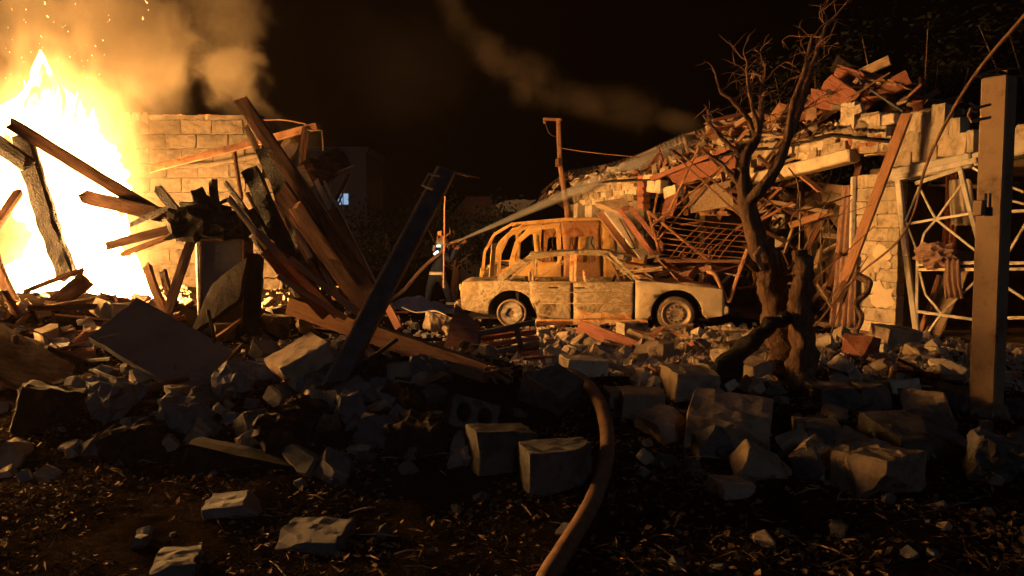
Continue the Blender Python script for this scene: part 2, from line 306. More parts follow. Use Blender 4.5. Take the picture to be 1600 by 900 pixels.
sw = thing('smoke_wisp', 'thin brown smoke drifting off the ridge of the collapsed house', 'smoke', P(1080, 195, 17))
M_sw = vol('smoke_wisp', (.6, .5, .4), .16, 1.3, .5, .3, warp=1.1, edge=.15)
M_sw3 = vol('smoke_veil', (.55, .45, .38), .08, .5, .5, .4, warp=.9, edge=.1)
M_sw2 = vol('smoke_wisp_thick', (.6, .5, .4), .3, 1.5, .48, .24, warp=1.1, edge=.15)
for px_, py_, Y, r_, a, m in [(1060, 190, 17.2, (1.0, .5, .45), 12, M_sw2), (985, 172, 17.4, (1.5, .7, .75), 10, M_sw), (900, 158, 17.6, (1.5, .8, .7), 20, M_sw), (825, 125, 18, (1.1, .8, .95), 42, M_sw2), (765, 85, 18.2, (1.2, .8, .75), 48, M_sw2), (715, 30, 18.5, (1.4, .8, .7), 62, M_sw), (690, -40, 18.5, (1.5, .8, .8), 70, M_sw), (600, 120, 19, (3.2, 1.5, 2.6), 20, M_sw3)]:
    domain('smoke_puff', P(px_, py_, Y), r_, m, sw, (0, R(a), 0))
# ------------------------------------------------------------------ haze: smoky air round everything
hb = B(); hb.box((0, 38, 12.5), (90, 96, 27.5)); hz = hb.build('haze', None)
hm = bpy.data.materials.new('haze'); hm.use_nodes = True; hn = hm.node_tree.nodes; hn.remove(hn['Principled BSDF']); hp = hn.new('ShaderNodeVolumePrincipled')
hp.inputs['Color'].default_value = (.62, .5, .42, 1); hp.inputs['Density'].default_value = .0005; hp.inputs['Anisotropy'].default_value = .25
hm.node_tree.links.new(hp.outputs[0], hn['Material Output'].inputs['Volume']); hz.data.materials.clear(); hz.data.materials.append(hm)
tag(hz, 'thin brown smoke hanging in the night air', 'haze', kind='stuff')
# ------------------------------------------------------------------ shared rough meshes
def rough_box(d, seed, cut=1, jit=.008, sub=2, bev=.012):
    rs = random.Random(seed); bm = bmesh.new(); bmesh.ops.create_cube(bm, size=1); bmesh.ops.scale(bm, vec=d, verts=bm.verts)
    if bev: bmesh.ops.bevel(bm, geom=bm.edges[:], offset=bev, segments=1, affect='EDGES')
    for k in range(cut):
        s = [rs.choice((-1, 1)) for _ in range(3)]; no = V((s[0] * rs.uniform(.2, 1) / d[0], s[1] * rs.uniform(.05, 1) / d[1], s[2] * rs.uniform(.05, 1) / d[2])).normalized()
        far = max(v.co.dot(no) for v in bm.verts); rs_ = rs.uniform(.45, .8)
        g = bmesh.ops.bisect_plane(bm, geom=bm.verts[:] + bm.edges[:] + bm.faces[:], plane_co=no * far * rs_, plane_no=no, clear_outer=True)
        ed = [x for x in g['geom_cut'] if isinstance(x, bmesh.types.BMEdge)]
        if ed: bmesh.ops.holes_fill(bm, edges=ed)
    bmesh.ops.triangulate(bm, faces=bm.faces[:])
    for k in range(sub):
        L_ = max(d) / (1.6 + k * 1.6); ee = [e for e in bm.edges if e.calc_length() > L_]
        if ee: bmesh.ops.subdivide_edges(bm, edges=ee, cuts=1); bmesh.ops.triangulate(bm, faces=bm.faces[:])
    for v in bm.verts: v.co += NZ.noise_vector(v.co * 14 + V((seed, 0, 0))) * jit + NZ.noise_vector(v.co * 40 + V((0, seed, 0))) * jit * .6
    bmesh.ops.recalc_face_normals(bm, faces=bm.faces[:])
    me = bpy.data.meshes.new('rough'); bm.to_mesh(me); bm.free(); return me
def with_mat(me, m): c = me.copy(); c.materials.clear(); c.materials.append(m); return c
RB = [rough_box((.4, .2, .2), s, cut=0, jit=.013, bev=.008, sub=3) for s in range(6)]      # whole blocks
BLK = {k: [with_mat(m_, mm) for m_ in RB] for k, mm in (('soot', M_dimmed), ('block', M_block), ('conc', M_conc))}
# ------------------------------------------------------------------ planks
def plank(name, p0, p1, w, t, m, label, cat, group=None, roll=0., seed=None, bend=0., jag=.5, seg=9, parent=None, rough=.06, up=(0, 0, 1), taper=1.0):
    rs = random.Random(seed if seed is not None else hash((round(p0[0], 2), round(p1[2], 2), w)) & 0xffff); sd = rs.uniform(0, 99)
    p0, p1 = V(p0), V(p1); x = p1 - p0; L = x.length; x.normalize(); y = V(up).cross(x)
    if y.length < .05: y = V((0, 1, 0)).cross(x)
    y.normalize(); z = x.cross(y)
    M = Matrix((x, y, z)).transposed() @ Matrix.Rotation(roll, 3, 'X')
    prof = [(-.5, -.5), (0, -.5), (.5, -.5), (.5, 0), (.5, .5), (0, .5), (-.5, .5), (-.5, 0)]; g = []
    for i in range(seg + 1):
        q = i / seg; ring = []
        tw = 1 + (taper - 1) * q
        for k, (a, c) in enumerate(prof):
            e = 0
            if i == 0: e = -jag * w * rs.uniform(0, 1)
            if i == seg: e = jag * w * rs.uniform(0, 1)
            nv = NZ.noise_vector(V((q * L * 5 + sd, a * 2, c * 2))) * rough * max(w, t)
            f = .93 if (a and c) else 1
            ring.append(V((q * L + e - jag * w * .4 * (1 if i == seg else 0) + jag * w * .4 * (1 if i == 0 else 0), a * w * f * tw + nv.y, c * t * f * tw + nv.z + bend * math.sin(math.pi * q))))
        g.append(ring)
    vs = [p for r in g for p in r]; f = []
    for i in range(seg):
        for k in range(8): j = (k + 1) % 8; f.append((i * 8 + k, i * 8 + j, (i + 1) * 8 + j, (i + 1) * 8 + k))
    f += [tuple(range(7, -1, -1)), tuple(range(seg * 8, seg * 8 + 8))]
    me = bpy.data.meshes.new(name); me.from_pydata(vs, [], f); me.update()
    o = link(name, me, m); o.matrix_world = Matrix.Translation(p0) @ M.to_4x4()
    if parent is not None:
        o.parent = parent; o.matrix_basis = Matrix.Translation(p0 - root_of(parent).location) @ M.to_4x4()
    else: tag(o, label, cat, group)
    return o
def pp(a, Y0, bq, Y1, wpx, tpx, *args, **kw):          # plank between two pixels at given depths, width in pixels
    p0, p1 = P(*a, Y0), P(*bq, Y1); s = (Y0 + Y1) / 2 / FPX
    kw.setdefault('up', (0, -1, 0))
    return plank(kw.pop('name', 'plank'), p0, p1, wpx * s, tpx * s, *args, **kw)
# ------------------------------------------------------------------ block wall behind the fire
wall = thing('block_wall', 'tall broken wall of pale stone blocks lit by the fire behind the flames', 'wall', V((-4.8, 13.5, 0)))
WY = 13.4; bw, bh = .542, .247
cb = B(); cb.box((-5.5, WY + .0, 1.9), (2.4, .17, 3.4)); cb.build('mortar_core', M_dimmed, wall)
rs = random.Random(11); cols_top = {}
zt = P(300, 188, WY).z                      # top of the highest full course
for r_ in range(16):
    z = zt - bh * (r_ + .5)
    if z < .1: break
    x0 = P(188, 200, WY).x - (.26 if r_ % 2 else 0) - (3 * bw if r_ > 0 else 0)
    xe = P([398, 408, 404, 418, 432, 440, 446, 430, 440, 445, 450, 440, 440, 440, 440, 440][r_], 200, WY).x
    x = x0
    while x + bw * .6 < xe:
        w = min(bw, xe - x)
        if not (r_ == 0 and P(196, 200, WY).x > x + bw):
            o = link('block', rs.choice(BLK['soot']), None, wall)
            o.location = V((x + w / 2 + rs.uniform(-.01, .01), WY + rs.uniform(-.02, .02), z + rs.uniform(-.006, .006))) - wall.location
            o.scale = (w / .4 * .965, 1.15, bh / .2 * .94); o.rotation_euler = (rs.uniform(-.015, .015), rs.uniform(-.012, .012), rs.uniform(-.02, .02))
        x += bw
brk = [with_mat(rough_box((.24, .12, .08), s, cut=s % 2, jit=.006, bev=.006), M_brick) for s in range(4)]
for px_, w_ in [(200, 1.2), (218, .9), (230, .8), (246, 1), (260, .9), (278, 1), (315, .9), (332, 1)]:
    o = link('brick', rs.choice(brk), None, wall); p = P(px_, 178, WY); h_ = 1.7 if px_ < 235 else 1.15
    if px_ < 235: o.data = rs.choice(BLK['soot']); o.scale = (.42 * w_, .9, .62)
    else: o.scale = (.95 * w_, 1, h_)
    o.location = V((p.x, WY, zt + (.06 if px_ < 235 else .045))) - wall.location; o.rotation_euler = (0, 0, rs.uniform(-.4, .4))
b = B(); b.tube([P(250, 262, 13.15), P(330, 258, 13.15), P(420, 240, 13.1)], .045, 8); b.build('pipe', M_dimmed, wall)
# ------------------------------------------------------------------ the collapsed house on the right
house = thing('ruined_house', 'long single storey block house with torn open front and collapsed roof', 'house', FS(-2, 0, 0))
HL = house.location
rs = random.Random(21)
ROTF = Matrix((FD, -FN, V((0, 0, 1)))).transposed()       # local x along the facade, y into the house
EF = ROTF.to_euler()
def fblock(p, d, kind='block', name='block', tilt=0., yaw=0., parent=None):
    o = link(name, rs.choice(BLK[kind]), None, parent or house)
    o.matrix_basis = Matrix.Translation(p - HL) @ (ROTF @ Euler((rs.uniform(-.02, .02), tilt + rs.uniform(-.012, .012), yaw + rs.uniform(-.02, .02))).to_matrix()).to_4x4() @ Matrix.Diagonal((d[0] / .4, d[1] / .2, d[2] / .2, 1))
    return o
def fbox(name, s0, s1, z0, z1, n0, n1, m, bev=.01, jit=.006, parent=None):
    bb = B(); bb.box(FS((s0 + s1) / 2, (n0 + n1) / 2, (z0 + z1) / 2), (s1 - s0, abs(n1 - n0), z1 - z0), ROTF, bev); return bb.build(name, m, parent or house, jit=jit)
def S(px, py=372, n=0): return fs(PF(px, py, n))
def Z(px, py, n=0): return PF(px, py, n).z
# pier between doorway and window: courses of blocks behind peeling plaster
s0, s1 = S(1337), S(1404); bw2 = (s1 - s0) / 2; bh2 = .205; nrow = 12
for r_ in range(nrow):
    z = .02 + bh2 * (r_ + .5); off = (r_ % 2) * .5
    xs = [s0, s0 + bw2 * .5, s0 + bw2 * 1.5, s1] if r_ % 2 else [s0, s0 + bw2, s1]
    for a, c in zip(xs[:-1], xs[1:]):
        fblock(FS((a + c) / 2, -.1 + rs.uniform(-.012, .012), z), ((c - a) * .975, .2, bh2 * .955))
fbox('mortar_core', s0 + .03, s1 - .03, .02, 2.44, -.05, -.17, M_mortar)
for k in range(5):                                        # plaster still clinging to the pier
    a, z = rs.uniform(s0 + .05, s1 - .3), rs.uniform(.5, 2.2); w, h_ = rs.uniform(.25, .5), rs.uniform(.12, .5); w = min(w, s1 - a)
    n_ = 22; jr = [rs.uniform(.55, 1.15) for _ in range(22)]; c_ = FS(a + w / 2, .012 + k * .0015, z)
    ring = [c_ + FD * (w / 2 * math.cos(t) * jr[i]) + V((0, 0, h_ / 2 * math.sin(t) * jr[i])) for i, t in enumerate([2 * math.pi * i / n_ for i in range(n_)])]
    bb = B(); bb.add(ring + [q + FN * .007 for q in ring], [tuple(range(n_, 2 * n_))] + [(i, (i + 1) % n_, n_ + (i + 1) % n_, n_ + i) for i in range(n_)]); bb.build('plaster_patch', M_plast, house)
# white timber jamb of the doorway
bb = B(); bb.bar(FS(s0 - .035, .03, .05), FS(s0 - .05, .03, 2.46), .07, .07); bb.build('door_jamb', M_white, house, jit=.006)
# pale lintel over the window, sagging, in three cracked lengths
def lintel(a, c, h_, d_, m, n=.02, name='lintel'):
    p0, p1 = PF(*a, n), PF(*c, n); bb = B(); k = 8
    for i in range(k):
        pass
    bb.bar(p0 - V((0, 0, h_ / 2)), p1 - V((0, 0, h_ / 2)), d_, h_); return bb.build(name, m, house, jit=.012)
lintel((1378, 268), (1523, 238), .2, .22, M_white); lintel((1526, 239), (1640, 207), .2, .22, M_white, -.01)
# band of masonry over the lintel, then stepped blocks
for r_, (y0, xa, xb) in enumerate([((1390, 252, 1525, 225), 1392, 1530), ((1400, 232, 1510, 203), 1404, 1508), ((1415, 205, 1480, 182), 1422, 1484)]):
    x_ = xa; stp = 40
    while x_ < xb - 8:
        xe = min(x_ + stp + (6 if x_ > 1440 else 0), xb); xm = (x_ + xe) / 2
        ym = y0[1] + (y0[3] - y0[1]) * (xm - y0[0]) / (y0[2] - y0[0]) - 4
        p = PF(xm, ym, -.12); w = abs(S(xe) - S(x_)) * .97
        fblock(p, (w, .26, .3), tilt=rs.uniform(-.03, .03)); x_ = xe
for x_ in (1578, 1622): fblock(PF(x_, 218 - (x_ - 1578) * .2, -.12), (.42, .26, .26))
# cracked plaster beam over the doorway (fallen at its left end) and masonry on it
lintel((1182, 272), (1336, 232), .2, .3, M_plast, .05); lintel((1085, 268), (1184, 262), .16, .24, M_plast, -.1)
for k in range(80):                                       # uneven stones and bricks over the beam
    q = rs.random(); x_ = 1150 + q * 240; yb = 258 - q * 34; y_ = yb - rs.choice((0, 14, 27)) * (1 if x_ < 1310 else 1.3)
    w = rs.uniform(.2, .42); h_ = rs.uniform(.13, .24)
    fblock(PF(x_, y_, -.12 + rs.uniform(-.06, .05)), (w, .24, h_), rs.choice(('block', 'block', 'conc')), 'stone', tilt=rs.uniform(-.12, .06), yaw=rs.uniform(-.2, .2))
for k in range(34):                                       # broken brick pier
    x_, y_ = rs.uniform(1308, 1390), rs.uniform(165, 238)
    if y_ < 190 and x_ > 1345: continue
    o = fblock(PF(x_, y_, -.08 + rs.uniform(-.1, .08)), (rs.uniform(.14, .28), .16, rs.uniform(.08, .14)), rs.choice(('block', 'conc')), 'brick', tilt=rs.uniform(-.4, .4), yaw=rs.uniform(-.5, .5))
    if k % 3 == 0: o.data = rs.choice(brk); o.scale = [q_ * 1.6 for q_ in (.6, .8, 1.0)]
fblock(PF(1330, 182, -.05), (.24, .2, .42)); fblock(PF(1364, 184, -.1), (.3, .2, .14), 'conc')
# stone wall further along, with a leaning brick corner
for k in range(5):
    for j in range(11):
        x_ = 897 + j * 9.3 + (4 if k % 2 else 0); y_ = 283 + k * 9 - j * 1.1 + rs.uniform(-1.5, 1.5)
        if y_ > 322 or (k == 0 and j in (0, 1, 2)): continue
        fblock(PF(x_, y_, -.1 + rs.uniform(-.03, .03)), (rs.uniform(.2, .27), .22, rs.uniform(.13, .17)), rs.choice(('block', 'conc')), 'stone', tilt=rs.uniform(-.12, .12))
fbox('mortar_core', S(893), S(1000), .05, Z(940, 290), -.1, -.22, M_mortar)
for j in range(9):
    o = fblock(PF(1006 - (j % 2) * 2, 278 + j * 5.6, .02), (.2, .24, .075), 'conc', 'brick'); o.data = brk[j % 4]; o.scale = (.85, 1.6, 1.2)
for x_, y_, w, h_, t_ in [(1027, 291, .42, .26, .1), (1052, 300, .35, .22, -.15), (1018, 276, .3, .15, .2), (868, 305, .3, .22, .0), (925, 333, .26, .34, .03), (905, 330, .14, .36, .0), (893, 332, .12, .36, .06)]:
    fblock(PF(x_, y_, .05), (w, .22, h_), 'block', tilt=t_)
# inner partitions and back wall, coloured dark to stand for unlit rooms
fbox('back_wall', S(842), S(1690), 0, 2.5, -3.3, -3.5, M_shade); fbox('partition', S(1350), S(1350) + .14, 0, 2.35, -.25, -3.3, M_shade); fbox('partition', S(1075), S(1075) + .14, 0, 2.3, -.3, -3.3, M_shade)
fbox('floor', S(850), S(1690), .0, .09, -.25, -3.3, M_shade); fbox('end_wall', S(1700), S(1700) + .2, 0, 2.5, 0, -3.3, M_block)
fbox('ceiling_slab', S(1340), S(1690), 2.45, 2.58, -.26, -3.3, M_shade)
# roof: corrugated sheets sagging from the ridge down to the front, each sheet its own piece
roof = thing  # (name reused below)
EAVE = [(838, 322), (880, 292), (940, 280), (1015, 276), (1080, 256), (1150, 230), (1215, 226), (1300, 205), (1390, 215)]
RIDG = [(845, 300), (885, 268), (945, 258), (1003, 240), (1062, 213), (1112, 197), (1200, 172), (1290, 152), (1400, 165)]
def lerp2(T, q):
    q *= len(T) - 1; i = min(int(q), len(T) - 2); f = q - i; return (T[i][0] * (1 - f) + T[i + 1][0] * f, T[i][1] * (1 - f) + T[i + 1][1] * f)
rf = B()
def rpt(u, v, off=0.):                                    # u along the house, v from eave (0) to ridge (1)
    e = lerp2(EAVE, u); g = lerp2(RIDG, u); a = PF(*e, .22); c = PF(*g, -2.4)
    return a.lerp(c, v) + V((0, 0, off - .18 * math.sin(math.pi * v) * (.4 + n3(u * 9, 2))))
rbase = B(); rbase.sheet([[rpt(i / 40, j / 6, -.07) for i in range(41)] for j in range(7)]); ro = rbase.build('roof', M_black, house, solid=.03)
k_ = 0
for row in range(4):
    for c in range(26):
        u0, u1 = c / 26, (c + 1.12) / 26; v0, v1 = row / 4 - .02, (row + 1.12) / 4
        if u1 > 1 or rs.random() < .1: continue
        lift = rs.uniform(0, .03) + (rs.uniform(.03, .16) if rs.random() < .22 else 0); sk = rs.uniform(-.02, .02); bb = B(); g = []
        for j in range(4):
            v = v0 + (min(v1, 1.02) - v0) * j / 3; rw = []
            for i in range(13):
                u = u0 + (u1 - u0) * i / 12 + sk * v
                rw.append(rpt(max(0, min(1, u)), max(-.03, min(1.02, v)), (.024 * math.cos(i * math.pi / 2)) + .03 - .03 * j / 3 + lift * (1 - j / 3) + .015 * n3(u * 40, v * 9, k_)))
            g.append(rw)
        bb.sheet(g); bb.build('roof_sheet', M_slate, ro, solid=.008, smooth=True); k_ += 1
# far slope of the roof, seen from behind
bb = B(); g = []
for i in range(31):
    e = PF(*lerp2(RIDG, i / 30), -2.4); g.append([e, e - FN * 1.6 - V((0, 0, .9)) + V((0, 0, .06 * n3(i * .7, 1)))])
bb.sheet(g); bb.build('roof_back_slope', M_slate, house, solid=.03)
# ------------------------------------------------------------------ barred steel frames in the window openings
def barred(name, label, lines, wd, n, m=M_white, group=None):
    allp = [PF(*q, n) for l in lines for q in (l[0], l[-1])]
    base = V((sum(p.x for p in allp) / len(allp), sum(p.y for p in allp) / len(allp), min(p.z for p in allp)))
    t = thing(name, label, 'window grille', base, group)
    for k, l in enumerate(lines):
        w = wd[k] if isinstance(wd, list) else wd
        for a, c in zip(l[:-1], l[1:]):
            bb = B(); d = n + .004 * (k % 3)
            bb.bar(PF(*a, d), PF(*c, d), w, w * .8, up=tuple(FN)); bb.build('frame_rail' if w > .05 else 'bar', m, t, jit=.003)
    return t
barred('window_grille', 'bent white steel window frame with starburst bars beside the block pier', [
    [(1403, 274), (1416, 400), (1434, 528)], [(1396, 280), (1527, 250)],
    [(1430, 287), (1502, 263)], [(1500, 262), (1516, 330), (1528, 372)], [(1436, 292), (1415, 345), (1437, 404)], [(1437, 293), (1453, 326), (1463, 343), (1527, 394)], [(1436, 396), (1444, 365), (1463, 343), (1503, 287)], [(1417, 350), (1520, 333)],
    [(1434, 414), (1528, 410)], [(1434, 421), (1528, 421)], [(1434, 400), (1432, 527)], [(1437, 425), (1446, 460), (1471, 490)], [(1428, 486), (1527, 500)], [(1446, 526), (1471, 490), (1527, 437)]],
    [.085, .08, .055, .06, .028, .03, .03, .034, .042, .042, .042, .03, .04, .03], .12)
barred('window_grille', 'white steel window grille at the house corner seen past the gate post', [
    [(1528, 300), (1600, 319), (1650, 335)], [(1528, 332), (1660, 327)], [(1560, 420), (1580, 388), (1602, 350), (1640, 300)], [(1545, 412), (1660, 410)], [(1545, 421), (1660, 420)], [(1560, 440), (1602, 468), (1650, 500)], [(1545, 497), (1660, 496)], [(1655, 250), (1650, 520)], [(1520, 262), (1560, 285), (1600, 300)]],
    [.03, .04, .03, .042, .042, .03, .04, .06, .03], .1)
# ------------------------------------------------------------------ leaning plank, cable, things hanging in the openings
plank('leaning_plank', PF(1417, 178, .3), PF(1318, 442, 1.0), .16, .05, M_wood, 'long brown plank leaning against the block pier', 'plank', up=tuple(FN), jag=.1, rough=.02, seg=14)
plank('leaning_plank', PF(1322, 440, 1.0), PF(1312, 470, 1.05), .13, .05, M_scorch, 'charred plank stub at the foot of the leaning plank', 'plank', up=tuple(FN), jag=.6)
def curve_pts(pts, n=6):
    out = []
    for i in range(len(pts) - 1):
        a = pts[max(0, i - 1)]; b_ = pts[i]; c = pts[i + 1]; d = pts[min(len(pts) - 1, i + 2)]
        for k in range(n):
            t = k / n; out.append(.5 * ((2 * b_) + (c - a) * t + (2 * a - 5 * b_ + 4 * c - d) * t * t + (3 * b_ - a - 3 * c + d) * t ** 3))
    return out + [pts[-1]]
cab = [P(1640, -20, 7.6), P(1600, 25, 7.8), P(1530, 108, 8.2), P(1483, 182, 8.7), P(1446, 262, 9.2), P(1427, 335, 9.6), P(1398, 382, 9.9), P(1352, 420, 10.3), P(1318, 452, 10.4), P(1300, 480, 10.4)]
bb = B(); cp = curve_pts(cab); bb.tube(cp, [.022 - .012 * i / len(cp) for i in range(len(cp))], 7); tag(bb.build('torn_cable', M_twig, None, smooth=True), 'thick torn cable sagging past the block house', 'cable')
def cloth(name, label, pts, w, m, folds=5, depth=.06, n=.15, seedk=0, cat='cloth'):
    """cloth hanging down from pts[0] to pts[-1] (pixels on the facade)"""
    cs = curve_pts([PF(*q, n) for q in pts], 5); g = []
    for i, p in enumerate(cs):
        t = i / (len(cs) - 1); r_ = []
        for k in range(25):
            a = k / 24 - .5; r_.append(p + FD * (a * w * (1 + .25 * t)) + FN * (depth * math.sin(a * folds * 6.28 + n3(t * 2, k * .1, seedk)) * (.4 + .6 * t)) + V((0, 0, .04 * n3(a * 5, t * 3, seedk))))
        g.append(r_)
    b2 = B(); b2.sheet(g); return tag(b2.build(name, m, None, smooth=True, solid=.01), label, cat)
cloth('hanging_cloth', 'pinkish cloth draped over the lower rail of the window grille', [(1488, 405), (1488, 440), (1492, 466)], .2, M_cloth, 3, .03, .2)
cloth('hanging_cloth', 'tattered sheet hanging at the top of the barred window', [(1500, 280), (1502, 310), (1508, 352)], .3, M_clothp, 3, .05, -.25, 2)
cloth('hanging_cloth', 'long rusty red drape inside the barred window', [(1487, 270), (1486, 330), (1482, 395)], .17, M_red, 3, .04, -.4, 3)
cloth('hanging_curtain', 'heavy brown curtain hanging in the doorway by the pier', [(1322, 400), (1320, 450), (1316, 510)], .34, M_cloth, 4, .06, .1, 4, 'curtain')
cloth('hanging_curtain', 'brown torn curtain at the doorway edge behind the twigs', [(1326, 290), (1322, 340), (1318, 395)], .25, M_cloth, 3, .05, -.3, 5, 'curtain')
# crumpled bundle on the rail
bm = bmesh.new(); bmesh.ops.create_icosphere(bm, subdivisions=4, radius=1)
for v in bm.verts:
    d = v.co.normalized(); v.co = d * (1 + .5 * n3(d.x * 3, d.y * 3, d.z * 3) + .3 * abs(n3(d.x * 8, d.y * 8, d.z * 8)))
me = bpy.data.meshes.new('cloth_bundle'); bm.to_mesh(me); bm.free(); o = link('cloth_bundle', me, M_cloth); o.scale = (.25, .17, .16); o.location = PF(1461, 400, .1); o.rotation_euler = EF
tag(o, 'crumpled bundle of rags resting on the window rail', 'cloth bundle')
plank('pale_board', PF(1452, 520, -.1), PF(1508, 395, -.5), .34, .03, M_pale, 'pale broad board propped behind the lower window bars', 'board', up=tuple(FN), jag=.2)
plank('pale_board', PF(1437, 522, -.05), PF(1468, 430, -.2), .07, .03, M_wood, 'thin brown lath standing behind the lower window bars', 'board', up=tuple(FN))
for k, (a, c, w, m, l) in enumerate([((1235, 352), (1300, 330), .12, M_wood, 'short brown plank wedged across the dark doorway'), ((1240, 425), (1300, 318), .12, M_scorch, 'scorched plank standing askew in the dark doorway'), ((1288, 480), (1345, 250), .12, M_scorch, 'tall scorched board leaning at the doorway jamb'),
                                 ((1270, 470), (1305, 430), .08, M_pale, 'pale stick caught low in the doorway'), ((1190, 270), (1240, 262), .1, M_wood, 'brown batten hanging under the plaster beam'), ((1225, 285), (1330, 298), .16, M_cloth, 'dusty board sagging under the plaster beam in the doorway'), ((1265, 300), (1335, 318), .2, M_conc, 'grey sheet hanging behind the doorway')]):
    plank('broken_board', PF(*a, -.5 - .12 * k), PF(*c, -.6 - .12 * k), w, .04, m, l, 'board', up=tuple(FN), jag=.5)
# meter box with coiled cable deep in the doorway
mb = thing('meter_box', 'pale meter box with coiled black cable inside the doorway', 'meter box', PF(1218, 370, -1))
bb = B(); bb.box(PF(1218, 346, -1), (.3, .12, .28), ROTF, .02); bb.build('box', M_conc, mb); bb = B(); bb.box(PF(1219, 378, -1), (.2, .1, .2), ROTF, .02); bb.build('box', M_clothp, mb)
bb = B(); c_ = PF(1212, 352, -.9); bb.tube([c_ + FD * (.1 + .01 * math.sin(i)) * math.cos(i * .45) + V((0, 0, .1 * math.sin(i * .45))) + FN * i * .001 for i in range(42)], .012, 6); bb.build('cable_coil', M_black, mb, smooth=True)
# ------------------------------------------------------------------ timbers and boards heaped on the roof
def rp(a, na, c, nc, w, t, m, label, cat='board', **kw):
    return plank(kw.pop('name', 'roof_timber'), PF(*a, na), PF(*c, nc), w, t, m, label, cat, up=kw.pop('up', tuple(FN)), **kw)
rp((1318, 128), -1.0, (1390, 94), -1.2, .17, .07, M_pale, 'pale plank jutting up from the top of the roof heap', jag=.05)
rp((1268, 152), -.5, (1345, 168), -.6, .3, .06, M_red, 'red board lying crosswise on the roof edge')
rp((1295, 132), -.6, (1345, 168), -.5, .34, .06, M_red, 'wide red board sloping down over the brick pier')
rp((1345, 165), -.5, (1420, 120), -.7, .26, .07, M_red, 'red timber slanting up beside the pale plank', jag=.1)
rp((1310, 120), -.9, (1395, 150), -1.1, .4, .05, M_red, 'broad red panel under the crossed roof boards')
rp((1330, 115), -1.0, (1310, 100), -1.2, .3, .2, M_black, 'dark open crate at the top of the roof heap', 'crate', jag=.05)
rp((1352, 135), -.4, (1412, 175), -.3, .03, .03, M_dark, 'thin black rod lying over the roof boards', 'rod')
rp((1240, 185), -.9, (1330, 150), -1.2, .22, .05, M_red, 'long red plank behind the tree on the roof')
rp((1380, 178), -.6, (1425, 172), -.8, .22, .12, M_pale, 'thick pale beam end beside the stepped blocks')
rp((1510, 178), -.8, (1540, 186), -.6, .1, .05, M_pale, 'short pale batten behind the gate post')
gl = ['loose split board in the heap on the roof', 'heap of boards on the collapsed roof']
for k in range(95):
    x_ = rs.uniform(1120, 1500); top = 200 - 85 * gs((x_ - 1365) / 95) - (12 if x_ < 1250 else 0); y_ = top + rs.uniform(-6, 28); n_ = rs.uniform(-2.0, -.3)
    p = PF(x_, y_, n_); d = V((rs.gauss(0, 1), rs.gauss(0, 1), rs.gauss(0, .35))).normalized() * rs.uniform(.25, .75)
    plank('roof_timber', p - d / 2, p + d / 2, rs.uniform(.05, .2), rs.uniform(.02, .06), rs.choice((M_red, M_wood, M_wood, M_pale, M_slate)), gl[0], 'board', gl[1], roll=rs.uniform(-1, 1), seed=k, seg=4)
CHB = [rough_box((rs.uniform(.12, .22), rs.uniform(.1, .18), rs.uniform(.08, .14)), 40 + s, cut=2, jit=.012, sub=1) for s in range(10)]
CHC = [with_mat(m_, mm) for mm in (M_conc, M_block, M_conc) for m_ in CHB]
CHR = [with_mat(m_, M_brick) for m_ in CHB]
for k in range(110):
    x_ = rs.uniform(880, 1520); u = (x_ - 838) / (1390 - 838)
    if x_ < 1380: p = rpt(min(.99, u), rs.uniform(0, .6), rs.uniform(.02, .07))
    else: p = PF(x_, 190 + rs.uniform(-18, 10) - (1500 - x_) * .05, rs.uniform(-1, -.4))
    o = link('masonry_lump', rs.choice(CHC + CHR[:4]), None); o.location = p; o.rotation_euler = [rs.uniform(0, 6) for _ in range(3)]; q = rs.uniform(.4, 1.3); o.scale = (q, q, q)
    tag(o, 'small lump of broken masonry lying on the collapsed roof', 'rubble', 'masonry lumps on the roof')
# heap filling the loft under the boards
bb = B(); g = []
for i in range(41):
    x_ = 1180 + i * 340 / 40; top = 205 - 70 * gs((x_ - 1365) / 85); row = []
    for j, n_ in enumerate((-.35, -.8, -1.3, -2, -2.8, -3.2)):
        pz = PF(x_, top + (14, 2, -2, -2, 6, 60)[j], n_); row.append(pz + V((0, 0, .09 * n3(i * .6, j * 1.7))))
    g.append(row)
bb.sheet(g); bb.build('roof_debris_bed', M_scorch, house)

# snapped rafters and laths tangled along the torn front, between the fallen door and the doorway
rs = random.Random(58)
for k in range(120):
    x_ = rs.uniform(990, 1260); yc = 300 - (x_ - 1000) * .2; y_ = yc + rs.uniform(-45, 75); n_ = rs.uniform(-1.2, .35)
    p = PF(x_, y_, n_); d = (FD * rs.gauss(0, 1) + V((0, 0, rs.gauss(0, .7))) + FN * rs.gauss(0, .3)).normalized() * rs.uniform(.35, 1.15)
    plank('snapped_rafter', p - d / 2, p + d / 2, rs.uniform(.03, .12), rs.uniform(.02, .05), rs.choice((M_wood, M_red, M_wood, M_pale, M_scorch)), 'snapped lath tangled in the torn house front', 'lath', 'snapped laths in the house front', roll=rs.uniform(-1, 1), seed=k + 900, seg=4)
for k in range(46):
    x_ = rs.uniform(1180, 1335); y_ = rs.uniform(285, 490); n_ = rs.uniform(-1.8, -.3)
    p = PF(x_, y_, n_); d = (FD * rs.gauss(0, .8) + V((0, 0, rs.gauss(0, 1))) + FN * rs.gauss(0, .3)).normalized() * rs.uniform(.4, 1.2)
    plank('broken_board', p - d / 2, p + d / 2, rs.uniform(.04, .16), rs.uniform(.02, .04), rs.choice((M_wood, M_scorch, M_cloth, M_pale)), 'broken board fallen inside the dark doorway', 'board', 'boards fallen inside the doorway', roll=rs.uniform(-1, 1), seed=k + 700, seg=4)
